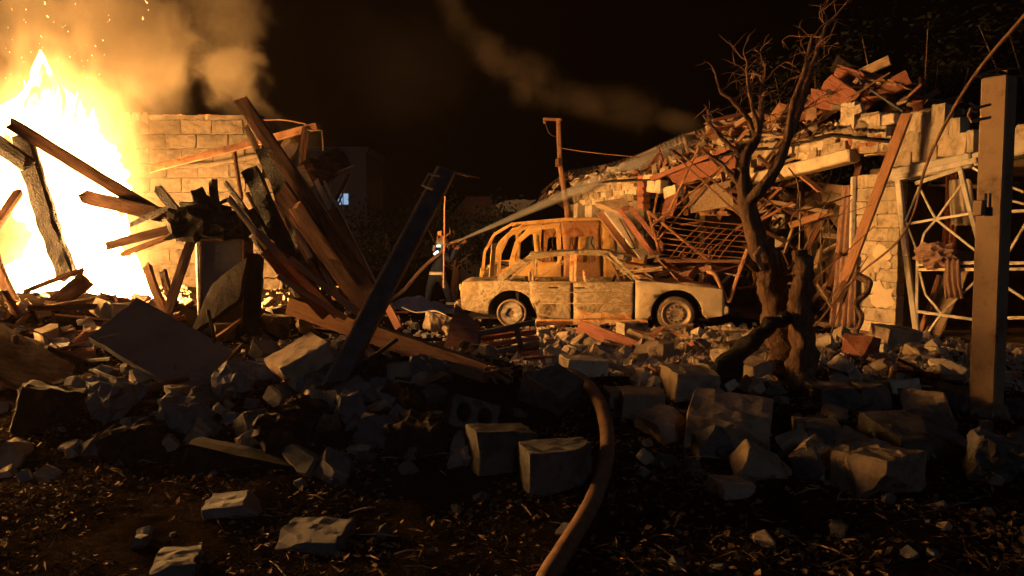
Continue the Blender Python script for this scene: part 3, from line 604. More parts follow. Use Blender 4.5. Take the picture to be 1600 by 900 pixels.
# ------------------------------------------------------------------ burnt cars
def panel(name, outer, holes, f, m, parent, step=.09, thick=.014, dent=.012, seed=0):
    """sheet-metal panel from an x,z outline (with holes), cut into a grid and bent by y = f(x, z), in the car's own frame"""
    loops = [[V((x, z, 0)) for x, z in outer]] + [[V((x, z, 0)) for x, z in h] for h in holes]
    flat = [p for l in loops for p in l]; tris = tessellate_polygon(loops)
    bm = bmesh.new(); vs = [bm.verts.new((p.x, 0, p.y)) for p in flat]
    for t in tris:
        try: bm.faces.new([vs[i] for i in t])
        except ValueError: pass
    xs = [p.x for p in flat]; zs = [p.y for p in flat]
    for ax, lo, hi in ((0, min(xs), max(xs)), (2, min(zs), max(zs))):
        c = lo + step
        while c < hi - .01:
            co = V((0, 0, 0)); co[ax] = c; no = V((0, 0, 0)); no[ax] = 1
            bmesh.ops.bisect_plane(bm, geom=bm.verts[:] + bm.edges[:] + bm.faces[:], plane_co=co, plane_no=no); c += step
    for v in bm.verts:
        x, z = v.co.x, v.co.z; v.co.y = f(x, z) + dent * n3(x * 4 + seed, z * 4, seed) + dent * .5 * n3(x * 11, z * 11, seed + 5)
    bmesh.ops.recalc_face_normals(bm, faces=bm.faces[:])
    me = bpy.data.meshes.new(name); bm.to_mesh(me); bm.free(); me.polygons.foreach_set('use_smooth', [True] * len(me.polygons))
    o = link(name, me, m, parent); md = o.modifiers.new('solid', 'SOLIDIFY'); md.thickness = thick; md.offset = 0
    return o
def arc(cx, cz, r, a0, a1, n=10): return [(cx + r * math.cos(R(a0 + (a1 - a0) * i / n)), cz + r * math.sin(R(a0 + (a1 - a0) * i / n))) for i in range(n + 1)]
car = thing('burnt_sedan', 'burnt out four door sedan with ash grey panels and bare rims', 'car', V((1.375, 13.4, -.02)), rot=(0, 0, R(-4))); car.scale = (1.03, 1, .955)
def ys(sg):
    def f(x, z):
        y = .84 - .05 * ((z - .5) / .5) ** 2 - .03 * (abs(x) / 2.2) ** 4
        if z > .84: y = .79 - (z - .84) * .34
        return sg * y - sg * .0
    return f
WR, WF, WZ = -1.29, 1.33, .31
for sg in (-1, 1):
    f = ys(sg)
    panel('rear_quarter', [(-2.1, .36), (-1.72, .27)] + arc(WR, WZ, .38, 186, 0, 14) + [(-.9, .31), (-.98, .5), (-1.0, .83), (-1.46, .875), (-1.72, .84), (-2.08, .83), (-2.12, .7)], [], f, M_car, car, seed=sg + 1)
    rd = panel('rear_door', [(-.88, .2), (-.335, .2), (-.335, .83), (-1.0, .83), (-.98, .52), (-.905, .4)], [], f, M_car, car, seed=sg + 3)
    fd = panel('front_door', [(-.295, .2), (.645, .2), (.66, .5), (.645, .84), (-.295, .83)], [], f, M_car, car, seed=sg + 5, dent=.016)
    panel('door_rust_band', [(-.28, .205), (.63, .205), (.635, .3), (.5, .33), (.36, .27), (.2, .33), (.0, .3), (-.12, .36), (-.26, .38)], [], lambda x, z, f=f, sg=sg: f(x, z) + sg * .012, M_carrust, fd, seed=sg + 5)
    panel('front_fender', [(.68, .2)] + [(.86, .2)] + arc(WF, WZ, .4, 196, -2, 14) + [(1.8, .22), (2.06, .27), (2.08, .5), (2.05, .72), (1.5, .8), (.68, .87)], [], f, M_carpale, car, seed=sg + 7, dent=.03)
    panel('sill', [(-.92, .09), (.9, .09), (.88, .195), (-.9, .195)], [], lambda x, z, sg=sg: sg * .8, M_carrust, car, seed=sg)
    for nm, z_, x0_, x1_, m_ in (('waist_trim', .835, -.98, .66, M_pale), ('side_moulding', .47, -.86, .64, M_carrust), ('side_crease', .66, -.96, .64, M_car)):
        bb = B(); bb.tube([(x0_ + (x1_ - x0_) * i / 12, f(x0_ + (x1_ - x0_) * i / 12, z_) + sg * .012, z_ + .006 * n3(i * .8, z_ * 9, sg)) for i in range(13)], .011, 6); bb.build(nm, m_, car, local=True)
    # window frames: pillars and roof rail
    for nm, pts, w in [('c_pillar', [(-1.5, .86), (-1.18, 1.12), (-.97, 1.27)], .1), ('quarter_bar', [(-.95, .84), (-.94, 1.235)], .028), ('b_pillar', [(-.33, .83), (-.32, 1.31)], .055), ('b_pillar', [(-.27, .83), (-.26, 1.31)], .04), ('a_pillar', [(.72, .86), (.48, 1.13), (.28, 1.33)], .05), ('roof_rail', [(-1.0, 1.26), (-.6, 1.325), (0, 1.36), (.3, 1.345)], .05), ('door_top', [(-.97, 1.225), (-.6, 1.285), (-.33, 1.305)], .024), ('front_door_frame', [(-.25, 1.31), (.22, 1.3), (.64, .87)], .024), ('rear_door_frame', [(-1.33, .86), (-.97, 1.21)], .026)]:
        bb = B()
        for a, c in zip(pts[:-1], pts[1:]):
            bb.bar((a[0], f(*a), a[1]), (c[0], f(*c), c[1]), w, .035, up=(0, 1, 0))
        bb.build(nm, M_carrust if nm in ('b_pillar',) else M_car, car, local=True, jit=.006)
    bb = B(); bb.tube([(-.93, sg * .8, .86), (-.55, sg * .7, 1.1), (-.36, sg * .72, 1.2)], .008, 5); bb.build('bent_rod', M_pale, car, local=True)
    bb = B(); bb.box((-.62, sg * .852, .74), (.16, .02, .02), None, .006); bb.build('door_handle', M_black, rd, local=True)
    bb = B(); bb.box((-.2, sg * .855, .74), (.16, .02, .02), None, .006); bb.build('door_handle', M_black, fd, local=True)
    # wheels
    for wx, tyre in ((WR, False), (WF, True)):
        w = bpy.data.objects.new('wheel', None); COL.objects.link(w); w.parent = car; w.empty_display_size = .1
        Mw = Matrix.Translation((wx, sg * .74, WZ - .02)) @ Matrix.Rotation(sg * -math.pi / 2, 4, 'X')
        bb = B(); bb.lathe([(.23, -.09), (.24, -.05), (.205, -.03), (.2, .0), (.205, .05), (.24, .075), (.235, .09), (.215, .085), (.2, .055), (.165, .035), (.16, .045), (.09, .06), (.075, .04), (.03, .04), (.0, .045)], 28, Mw); bb.build('rim', M_rim, w, local=True, smooth=True)
        if tyre:
            bb = B(); bb.lathe([(.225, -.09), (.27, -.1), (.3, -.08), (.305, 0), (.3, .06), (.27, .085), (.24, .085)], 30, Mw); bb.build('tyre', M_tyre, w, local=True, smooth=True, jit=.008)
            for i in range(12):
                a = i * math.pi / 6; bb = B(); bb.lathe([(.0, .0), (.017, 0), (.017, -.01)], 8, Mw @ Matrix.Translation((.13 * math.cos(a), .13 * math.sin(a), .056))); bb.build('vent_hole', M_black, w, local=True)  # black discs stand for the shade inside the rim's vent holes
            for i in range(5):
                a = i * math.pi / 2.5; bb = B(); bb.lathe([(.012, .03), (.012, .06), (0, .06)], 6, Mw @ Matrix.Translation((.05 * math.cos(a), .05 * math.sin(a), 0))); bb.build('wheel_bolt', M_rim, w, local=True)
        else:
            bb = B(); bb.lathe([(.1, .09), (.17, .1), (.16, .06), (.09, .07)], 18, Mw); bb.build('melted_ring', M_ash, w, local=True, jit=.02)
    for wx in (WR, WF): bb = B(); bb.lathe([(.0, 0), (.41, 0)], 20, Matrix.Translation((wx, sg * .45, WZ)) @ Matrix.Rotation(math.pi / 2, 4, 'X')); bb.build('wheel_well', M_black, car, local=True)
# roof, boot lid, bonnet, ends, floor
def skin(name, xs, zf, yf, m, dent=.015, ny=9, solid=.014, seed=0):
    g = []
    for x in xs: g.append([V((x, yf(x) * (j / (ny - 1) * 2 - 1), zf(x) - .035 * (j / (ny - 1) * 2 - 1) ** 2 + dent * n3(x * 3 + seed, j * .6, seed))) for j in range(ny)])
    bb = B(); bb.sheet(g); return bb.build(name, m, car, local=True, smooth=True, solid=solid)
L_ = lambda a, c, n: [a + (c - a) * i / n for i in range(n + 1)]
skin('roof', L_(-1.02, .3, 10), lambda x: 1.385 - .035 * abs(x - .1) - .03 * max(0, -x - .6), lambda x: .64, M_car, .03)
skin('boot_lid', L_(-2.1, -1.45, 6), lambda x: .84 + .04 * (x + 2.1), lambda x: .72, M_car, .02)
skin('bonnet', L_(.72, 2.0, 9), lambda x: .9 - .1 * (x - .7) + .03 * math.sin(x * 9), lambda x: .72, M_carrust, .06, seed=4)
bb = B(); bb.box((-2.08, 0, .6), (.04, 1.5, .42), None, .015); bb.build('rear_panel', M_car, car, local=True, jit=.02)
bb = B(); bb.box((-2.17, 0, .42), (.1, 1.6, .14), None, .03); bb.build('rear_bumper', M_car, car, local=True, jit=.015)
bb = B(); bb.box((2.02, 0, .5), (.05, 1.45, .36), None, .015); bb.build('front_panel', M_black, car, local=True, jit=.02)
bb = B(); bb.box((2.1, -.1, .36), (.12, 1.45, .16), None, .03); bb.build('front_bumper', M_carpale, car, local=True, jit=.015)
for sg in (-1, 1):
    bb = B(); bb.box((2.08, sg * .6, .62), (.06, .26, .15), None, .02); bb.build('headlight', M_ash, car, local=True)
    bb = B(); bb.box((-2.12, sg * .68, .74), (.05, .2, .12), None, .02); bb.build('tail_light', M_carrust, car, local=True)
bb = B(); bb.box((-.1, 0, .2), (3.9, 1.5, .04)); bb.box((.75, 0, .5), (.04, 1.5, .6)); bb.box((-1.2, 0, .5), (.04, 1.5, .56)); bb.build('floor_pan', M_black, car, local=True)
for sx in (.05, -.85):
    for sg in (-1, 1):
        bb = B(); bb.tube([(sx - .02, sg * .36 - .2, .3), (sx - .16, sg * .36 - .2, .85), (sx - .17, sg * .36 - .1, .98), (sx - .17, sg * .36 + .1, .98), (sx - .16, sg * .36 + .2, .85), (sx - .02, sg * .36 + .2, .3)], .02, 6)
        bb.box((sx - .1, sg * .36, .66), (.07, .36, .42), None, .02); bb.build('seat_frame', M_carrust, car, local=True, jit=.012)
bb = B(); bb.tube([(.42 + .05 * math.sin(a), .36 + .17 * math.cos(a), .83 + .15 * math.sin(a)) for a in [i * .42 for i in range(16)]], .014, 6); bb.build('steering_wheel', M_black, car, local=True)
bb = B(); bb.box((.62, 0, .78), (.22, 1.4, .14), None, .04); bb.build('dashboard', M_black, car, local=True, jit=.03)
# ------------------------------------------------------------------ burnt van behind it
VO = P(885, 505, 15.6); van = thing('burnt_van', 'burnt out ochre van without glass standing behind the sedan', 'van', V((VO.x - .1, 16.2, .0)), rot=(0, 0, R(193)))
def yv(sg):
    def f(x, z): return sg * (.86 - .05 * (abs(x) / 2) ** 4 - (.0 if z < 1.0 else (z - 1.0) * .2))
    return f
def rnd(pts, k=4, r=.06):                                   # round the corners of an outline
    out = []; n = len(pts)
    for i in range(n):
        a, c, d = V((*pts[i - 1], 0)), V((*pts[i], 0)), V((*pts[(i + 1) % n], 0)); u = (a - c); w = (d - c); q = min(r, u.length * .45, w.length * .45); u.normalize(); w.normalize()
        for j in range(k + 1):
            t = j / k; p = (c + u * q) * (1 - t) ** 2 + c * 2 * t * (1 - t) + (c + w * q) * t * t; out.append((p.x, p.y))
    return out
for sg in (-1, 1):
    f = yv(sg)
    panel('front_wing', [(1.15, .3)] + arc(1.28, .33, .37, 0, 0, 1)[:0] + [(1.5, .3), (1.58, .5), (1.55, .85), (1.15, 1.0)], [], f, M_van, van, seed=2)
    panel('front_door', [(.22, .25), (1.12, .25), (1.3, 1.02), (1.16, 1.42), (.86, 1.72), (.2, 1.82)], [rnd([(.3, 1.02), (.66, 1.02), (.66, 1.66), (.3, 1.7)]), rnd([(.76, 1.02), (1.18, 1.02), (1.06, 1.4), (.78, 1.62)], r=.1)], f, M_van, van, seed=4)
    dq = panel('sliding_door', [(-.62, .25), (.18, .25), (.18, 1.84), (-.62, 1.86)], [rnd([(-.5, 1.02), (.06, 1.02), (.04, 1.52), (-.5, 1.54)])], lambda x, z, f=f, sg=sg: f(x, z) + sg * .02, M_vandk, van, seed=6)
    panel('rear_side', [(-1.62, .25), (-.66, .25), (-.66, 1.86), (-1.2, 1.84), (-1.5, 1.62)], [rnd([(-1.32, 1.02), (-.78, 1.04), (-.84, 1.6), (-1.12, 1.58)], r=.12)], f, M_van, van, seed=8)
    for nm, pts, w in [('a_pillar', [(1.5, .8), (1.46, 1.2), (1.26, 1.58), (.86, 1.82)], .06), ('roof_rail', [(.88, 1.8), (.1, 1.87), (-.7, 1.88), (-1.25, 1.82)], .07), ('door_post', [(.24, 1.06), (.24, 1.7)], .06)]:
        bb = B()
        for a, c in zip(pts[:-1], pts[1:]): bb.bar((a[0], f(*a) * .98, a[1]), (c[0], f(*c) * .98, c[1]), w, .06, up=(0, 1, 0))
        bb.build(nm, M_van, van, local=True, jit=.008)
    w = bpy.data.objects.new('wheel', None); COL.objects.link(w); w.parent = van
    for wx in (1.3, -1.25):
        bb = B(); bb.lathe([(.23, -.09), (.2, 0), (.23, .09), (.16, .04), (.08, .06), (0, .05)], 22, Matrix.Translation((wx, sg * .74, .29)) @ Matrix.Rotation(sg * -math.pi / 2, 4, 'X')); bb.build('rim', M_rim, w, local=True)
g = [[V((x, y * (.7 - .04 * abs(x)), 1.9 - .04 * y * y - .05 * (x + .5) ** 2 * (1 if x > 0 else .4) + .05 * n3(x * 3, y * 3))) for y in [-1 + .25 * j for j in range(9)]] for x in L_(-1.25, .88, 10)]
bb = B(); bb.sheet(g); bb.build('roof', M_van, van, local=True, smooth=True, solid=.014)
g = [[V((x, y * .74, z + .03 * n3(x * 4, y * 4))) for y in [-1 + .25 * j for j in range(9)]] for x, z in ((1.15, .95), (1.3, .9), (1.45, .8), (1.55, .6), (1.56, .4))]
bb = B(); bb.sheet(g); bb.build('bonnet', M_shade, van, local=True, smooth=True, solid=.014)  # coloured dark to stand for the shade over the van's front
bb = B(); bb.box((-.1, 0, .25), (3.4, 1.5, .05)); bb.box((1.1, 0, .7), (.05, 1.4, .6)); bb.build('floor_pan', M_black, van, local=True)
for sx in (.45, -.5):
    for sg in (-1, 1):
        bb = B(); bb.tube([(sx, sg * .36 - .2, .4), (sx - .14, sg * .36 - .2, 1.1), (sx - .15, sg * .36, 1.28), (sx - .14, sg * .36 + .2, 1.1), (sx, sg * .36 + .2, .4)], .025, 6); bb.box((sx - .1, sg * .36, .9), (.06, .34, .5), None, .02); bb.build('seat_frame', M_rust, van, local=True, jit=.02)
bb = B(); bb.bar((1.68, .86, .3), (1.62, .95, 1.4), .12, .02); bb.build('loose_pillar', M_van, van, local=True, jit=.01)
for k in range(4):
    bb = B(); x_ = -1.0 + k * .45; bb.tube(curve_pts([V((x_, -.5, 1.75)), V((x_ + .1, -.6, 1.4)), V((x_ - .05, -.55, 1.1)), V((x_ + .15, -.5, .9))], 5), .012, 5); bb.build('hanging_wire', M_black, van, local=True)
# fallen door panels and boards leaning on the van and the sedan
dp = thing('fallen_door', 'pale panelled door slid down against the burnt van', 'door', P(1000, 400, 14.2))
def quad(nm, pts, Ys, m, th, parent, jit=.004, nu=8, nv=8):
    c = [P(*p, y) for p, y in zip(pts, Ys)]; bb = B()
    bb.sheet([[c[0].lerp(c[1], j / nv).lerp(c[3].lerp(c[2], j / nv), i / nu) for j in range(nv + 1)] for i in range(nu + 1)]); return bb.build(nm, m, parent, solid=th, jit=jit)
quad('door_leaf', [(945, 332), (968, 330), (1030, 400), (1000, 404)], (15.0, 15.0, 14.0, 14.0), M_clothp, .06, dp)
quad('door_edge', [(931, 333), (943, 333), (996, 403), (978, 396)], (15.1, 15.05, 14.1, 14.1), M_wood, .04, dp)
quad('door_panel', [(955, 340), (966, 338), (1012, 390), (998, 392)], (14.92, 14.92, 14.1, 14.1), M_pale, .03, dp)
b2 = B(); cp = curve_pts([P(968, 342, 14.75), P(985, 372, 14.3), P(992, 388, 14.1), P(980, 385, 14.1), P(975, 372, 14.3)]); b2.tube(cp, .012, 6); b2.build('wire', M_black, dp)
qd = quad('slatted_crate', [(930, 320), (975, 313), (985, 325), (965, 333)], (15.2, 15.2, 14.9, 14.9), M_pale, .12, None, .01); tag(qd, 'splintered slatted crate lying on top of the fallen door', 'crate')
fr = thing('fallen_casement', 'dark empty window casement leaning beside the fallen door', 'window', P(1010, 400, 14.2))
for a, c, w in [((968, 328), (1020, 398), .09), ((985, 324), (1036, 386), .09), ((968, 328), (985, 324), .08), ((1020, 398), (1036, 388), .08)]:
    b2 = B(); b2.bar(P(*a, 14.6 - (a[1] - 325) * .008), P(*c, 14.6 - (c[1] - 325) * .008), w, .06, up=(0, -1, 0)); b2.build('sash_rail', M_red, fr, jit=.004)
# sheet-metal and rods wreckage between van and tree
bed = thing('bent_bed_frame', 'bent rusty bed frame of thin rods stood on edge behind the sedan', 'bed frame', P(1095, 420, 13.3))
def rod(a, c, r_, par, m=M_rust, Y0=13.4, Y1=13.4, nm='rod', bow=0.):
    p0, p1 = P(*a, Y0), P(*c, Y1); b2 = B(); b2.tube([p0.lerp(p1, i / 6) + V((0, 0, bow * math.sin(math.pi * i / 6))) for i in range(7)], r_, 6); return b2.build(nm, m, par, jit=.006)
for k in range(9): rod((1021 + k * 1.2, 334 + k * 9), (1168, 352 + k * 8.6), .011, bed, Y0=13.5, Y1=13.2, bow=-.02)
rod((1012, 328), (1032, 400), .028, bed, nm='frame_rail'); rod((1012, 330), (1108, 408), .03, bed, Y1=13.1, nm='frame_rail'); rod((1040, 408), (1160, 408), .03, bed, M_wood, 13.1, 13.1, nm='frame_rail')
for k in range(8): rod((1045 + k * 11, 405), (1095 + k * 10, 352 + (k % 3) * 6), .009, bed, Y0=13.1, Y1=13.25, nm='diagonal_rod', bow=.04)
for k, (a, c, r_, Y, l) in enumerate([((1120, 268), (1020, 352), .018, 13.0, 'slim steel rod leaning steeply over the bed frame'), ((1092, 230), (1024, 375), .02, 13.2, 'long straight tube leaning across the roof edge'), ((1058, 246), (1165, 345), .014, 12.8, 'thin dark rod crossing the hanging board'), ((1068, 244), (1172, 330), .014, 12.9, 'thin dark rod beside the crossing rod'), ((1095, 230), (1125, 262), .03, 13.2, 'short batten at the top of the leaning tube'), ((1128, 258), (1024, 380), .02, 13.3, 'pale tube slanting down to the fallen door'), ((1155, 235), (1120, 275), .018, 13.0, 'short pale rod by the tree limb'), ((1130, 300), (1165, 268), .02, 13.2, 'rusty bar poking out under the plaster beam')]):
    b2 = B(); b2.tube([P(*a, Y).lerp(P(*c, Y + .3), i / 5) for i in range(6)], r_, 6); tag(b2.build('leaning_rod', M_rust if k not in (2, 3) else M_wood, None, jit=.004), l, 'rod')
hb_ = quad('hanging_board', [(1076, 300), (1140, 282), (1147, 322), (1080, 333)], (13.6, 13.3, 13.2, 13.5), M_pale, .05, None, .006); tag(hb_, 'broad pale board hanging from the roof edge', 'board')
hb_ = quad('hanging_board', [(1040, 310), (1062, 300), (1050, 340), (1030, 345)], (14.2, 14.2, 14.1, 14.1), M_red, .04, None, .006); tag(hb_, 'brown board standing behind the leaning tubes', 'board')
hb_ = quad('fascia_board', [(1016, 277), (1150, 224), (1152, 229), (1020, 283)], (15.6, 13.5, 13.5, 15.5), M_red, .06, None, .004); tag(hb_, 'long red fascia board along the roof edge', 'board')
hb_ = quad('fascia_board', [(1040, 270), (1150, 240), (1150, 262), (1060, 290)], (15.2, 13.7, 13.8, 15.2), M_red, .03, None, .02); tag(hb_, 'torn red soffit panel under the roof edge', 'board')
# bent strip and rods at the sedan's nose
b2 = B(); cp = [P(1168, 390, 12.7), P(1150, 440, 12.6), P(1140, 470, 12.5), P(1132, 462, 12.5), P(1118, 430, 12.6), P(1106, 425, 12.8)]; b2.tube(curve_pts(cp, 4), .035, 6); tag(b2.build('bent_strip', M_wood, None), 'bent brown metal strip hooked over the sedan bonnet', 'metal strip')
rs = random.Random(77)
for k in range(34):                                          # laths and boards fallen on the bonnet
    x_ = rs.uniform(955, 1150); y_ = 400 + (x_ - 955) * .16 + rs.uniform(-8, 22); Y = rs.uniform(13.0, 13.9); p = P(x_, y_, Y); p.z = max(p.z, .92)
    d = V((rs.gauss(0, 1), rs.gauss(0, .5), rs.gauss(-.1, .22))).normalized() * rs.uniform(.3, .9)
    plank('fallen_lath', p - d / 2, p + d / 2, rs.uniform(.03, .12), rs.uniform(.015, .03), rs.choice((M_wood, M_red, M_scorch, M_pale)), 'thin broken lath fallen across the sedan bonnet', 'board', 'laths fallen on the sedan bonnet', roll=rs.uniform(-1, 1), seed=k + 200, seg=4)
# ------------------------------------------------------------------ gate posts
gp = thing('gate_post', 'brown steel gate post with lock box standing among the rubble', 'gate post', P(1549, 672, 6.05) + V((0, 0, -.1)))
pa, pb = gp.location + V((0, 0, -.1)), P(1551, 121, 6.05)
gx_ = V((.6, -.8, 0)); gy_ = V((.8, .6, 0)); GM = Matrix((gx_, gy_, V((0, 0, 1)))).transposed()
hh = pb.z - pa.z; tilt = V((pb.x - pa.x, 0, hh)).normalized(); ctr = (pa + pb) / 2
b = B(); b.box(ctr, (.19, .19, hh), GM, .012); b.build('shaft', M_post, gp)
lit = -gy_                                                   # face turned to the camera and the fire
lit = V((-.8, -.6, 0)); dk = V((.6, -.8, 0))
for k, py_ in enumerate((165, 183)): pass
b = B(); hc = P(1532, 174, 6.0); b.tube([P(1548, 163, 5.92), P(1517, 170, 5.93), P(1513, 180, 5.93), P(1517, 190, 5.93), P(1548, 183, 5.92)], .011, 7); b.build('latch_loop', M_post, gp)
b = B(); b.box(P(1531, 325, 5.93), (.07, .09, .12), GM, .008); b.build('lock_box', M_post, gp, jit=.002)
for px_ in (1540, 1547): b = B(); b.bar(P(px_, 302, 5.915), P(px_, 337, 5.915), .014, .014); b.build('lock_bolt', M_dark, gp)
b = B(); b.box(P(1544, 331, 5.915), (.06, .02, .07), GM, .004); b.build('lock_plate', M_dark, gp)
# wires tangled on the post top
for k, (pts, l) in enumerate([([(1520, 122), (1545, 112), (1570, 108), (1592, 107)], 'frayed wire lying over the top of the gate post'), ([(1524, 120), (1548, 116), (1566, 118), (1574, 112), (1560, 108)], 'looped wire on the gate post top'), ([(1575, 121), (1602, 117), (1640, 112)], 'thin wire running off behind the gate post')]):
    b = B(); b.tube(curve_pts([P(*q, 6.05 + .1 * i) for i, q in enumerate(pts)]), .008, 6); tag(b.build('loose_wire', M_twig, None, smooth=True), l, 'wire')
lp = thing('toppled_gate_post', 'dark steel gate post toppled and leaning over the rubble', 'gate post', P(490, 655, 5.6))
q0, q1 = P(497, 655, 5.6), P(699, 267, 7.2); b = B(); b.bar(q0, q1, .15, .09, R(-8), up=(0, -1, 0)); b.build('shaft', M_dark, lp)
ax = (q1 - q0).normalized(); sd_ = V((0, -1, 0)).cross(ax).normalized(); sdp = -sd_ if sd_.x > 0 else sd_
b = B(); b.tube([q0.lerp(q1, .02) + sdp * .082 - V((0, .05, 0)), q1 + sdp * .082 - V((0, .05, 0))], .013, 6); b.build('edge_rod', M_pale, lp)  # both edge rods coloured pale to stand for firelight along them
b = B(); b.tube([q0.lerp(q1, .3) + sdp * .096 - V((0, .02, 0)), q1 + sdp * .096 - V((0, .02, 0))], .01, 6); b.build('edge_rod', M_pale, lp)
h1, h2 = q0.lerp(q1, .985), q0.lerp(q1, .93); 
b = B(); b.tube([P(688, 275, 7.0), P(670, 272, 7.0), P(660, 290, 6.95), P(676, 296, 6.9)], .012, 7); b.build('latch_loop', M_pale, lp)
b = B(); b.tube([q1, P(720, 272, 7.2), P(737, 275, 7.2), P(749, 278, 7.2)], [.012, .01, .009, .006], 6); b.build('broken_hinge_rod', M_rust, lp, jit=.008)
# ------------------------------------------------------------------ long beam and centre timbers
bm_ = pp((455, 478), 6.9, (762, 583), 6.1, 30, 22, M_wood, 'long squared timber beam with splintered end lying across the rubble', 'beam', name='timber_beam', jag=.05, seg=14, rough=.015)
spb = B(); rs = random.Random(5)
for k in range(22):
    a = P(752 + rs.uniform(-6, 6), 578 + rs.uniform(-14, 12), 6.12 + rs.uniform(-.05, .05)); e = P(775 + rs.uniform(0, 28), 588 + rs.uniform(-18, 14), 6.0 + rs.uniform(-.06, .06))
    s_ = plank('splinter', a, e, rs.uniform(.012, .03), .012, M_pale if k % 3 else M_wood, None, None, seg=3, seed=k, jag=.2)
    s_.parent = bm_; s_.matrix_parent_inverse = bm_.matrix_world.inverted()
# standing charred timbers left of the toppled post
PL = 'leaning charred timbers'
for a, Y0, c, Y1, w, t, m, l in [
    ((590, 472), 7.0, (377, 157), 8.2, 22, 16, M_scorch, 'longest charred rafter rising highest over the timber stack'),
    ((486, 402), 7.4, (384, 198), 8.1, 9, 8, M_pale, 'narrow pale batten standing in front of the charred stack'),
    ((482, 395), 7.5, (418, 238), 8.0, 28, 18, M_char, 'deeply charred short rafter behind the pale batten'),
    ((452, 402), 7.2, (392, 268), 7.8, 26, 18, M_char, 'scaly charred timber leaning towards the fire'),
    ((455, 440), 7.1, (388, 332), 7.6, 22, 16, M_char, 'stubby burnt post low in the charred stack'),
    ((452, 432), 6.9, (358, 310), 7.5, 9, 8, M_pale, 'slim half burnt lath lying along the stack edge'),
    ((575, 485), 7.1, (440, 300), 7.9, 28, 8, M_scorch, 'wide scorched board in the middle of the stack'),
    ((510, 485), 6.9, (415, 385), 7.3, 30, 10, M_scorch, 'wide reddish board at the foot of the stack'),
    ((525, 492), 6.8, (402, 362), 7.2, 12, 8, M_wood, 'thin brown batten lying low on the stack'),
    ((585, 470), 7.15, (462, 322), 7.8, 24, 9, M_wood, 'brown plank with a bright lit edge in the stack'),
    ((560, 490), 6.75, (455, 405), 7.1, 10, 8, M_wood, 'split brown stick fanning out at the stack foot'),
    ((540, 497), 6.7, (436, 432), 7.0, 9, 7, M_wood, 'lowest split stick at the stack foot'),
    ((595, 480), 7.2, (520, 330), 7.9, 18, 9, M_scorch, 'outer scorched plank on the far side of the stack'),
    ((490, 420), 7.6, (436, 290), 8.2, 14, 10, M_char, 'thin charred rafter half hidden in the stack'),
    ((535, 440), 7.7, (455, 275), 8.2, 16, 10, M_char, 'charred rafter behind the wide scorched board')]:
    pp(a, Y0 - .35, c, Y1 - .75, w, t, m, l, 'timber', PL, name='charred_timber' if m in (M_char, M_scorch) else 'timber', rough=.12 if m is M_char else .04, seg=16, jag=.6)
rs = random.Random(15)
for k in range(42):                                           # more slender sticks fanning out of the stack
    q = rs.random(); x0, y0 = 440 + 150 * q + rs.uniform(-14, 14), 440 + 45 * rs.random(); ln = rs.uniform(90, 210); an = R(rs.uniform(48, 66))
    pp((x0, y0), 6.9, (x0 - ln * math.cos(an), y0 - ln * math.sin(an)), 7.35 + rs.uniform(-.2, .3), rs.uniform(3, 9), rs.uniform(3, 6), rs.choice((M_scorch, M_wood, M_char, M_scorch, M_pale)), 'slender broken stick fanning out of the leaning timber stack', 'stick', 'slender sticks in the timber stack', name='slender_stick', seg=10, rough=.08, jag=1.2, seed=k + 50)
# hanging steel profile and scraps above
pp((236, 264), 8.9, (497, 197), 8.2, 11, 9, M_rust, 'rusty roof purlin stretched out over the burning room', 'purlin', name='steel_purlin', rough=.03, seg=14, jag=.2)
pp((472, 258), 8.2, (478, 200), 8.2, 12, 5, M_scorch, 'dark upright strip hanging from the purlin end', 'strip', name='hanging_strip')
b = B(); b.tube(curve_pts([P(365, 205, 8.5), P(400, 190, 8.4), P(440, 187, 8.3), P(478, 194, 8.2)]), .008, 6); b.tube; tag(b.build('arched_wire', M_rust, None), 'thin wire arching over the rusty purlin', 'wire')
b = B(); b.tube([P(480, 203, 8.1), P(503, 204, 8.1), P(505, 235, 8.1)], .008, 6); tag(b.build('bent_wire', M_pale, None), 'bent pale wire hanging at the purlin end', 'wire')
b = B(); b.tube(curve_pts([P(366, 235, 8.7), P(374, 290, 8.6), P(377, 310, 8.6), P(368, 330, 8.6), P(362, 345, 8.6)]), .025, 6); tag(b.build('hanging_pipe', M_rust, None), 'bent pipe hanging down in front of the burning wall', 'pipe')
pp((432, 265), 8.4, (462, 215), 8.5, 24, 20, M_conc, 'ragged masonry lump caught behind the long rafter', 'masonry', name='masonry_stub', rough=.2)
hk = quad('hanging_chunk', [(468, 262), (528, 232), (552, 258), (494, 292)], (7.8, 7.9, 7.9, 7.8), M_scorch, .14, None, .02); tag(hk, 'dark slab of ceiling hanging from the charred rafters', 'slab')
hk = quad('hanging_chunk', [(465, 262), (476, 258), (492, 290), (486, 293)], (7.68, 7.68, 7.68, 7.68), M_pale, .05, None, .004); tag(hk, 'pale broken edge strip of the hanging ceiling slab', 'slab')
for a, c, w, m, l in [((513, 336), (546, 272), 5, M_scorch, 'dark lath hanging under the ceiling slab'), ((519, 340), (549, 272), 3, M_pale, 'pale lath hanging under the ceiling slab'), ((516, 285), (522, 355), 2, M_pale, 'straight thin wire hanging under the ceiling slab'), ((537, 328), (528, 300), 2, M_pale, 'short hooked wire by the hanging laths'), ((485, 288), (553, 258), 3, M_pale, 'thin bent wire along the ceiling slab edge')]:
    pp(a, 7.8, c, 7.8, w, w * .6, m, l, 'lath', name='hanging_lath', jag=.1, seg=5)
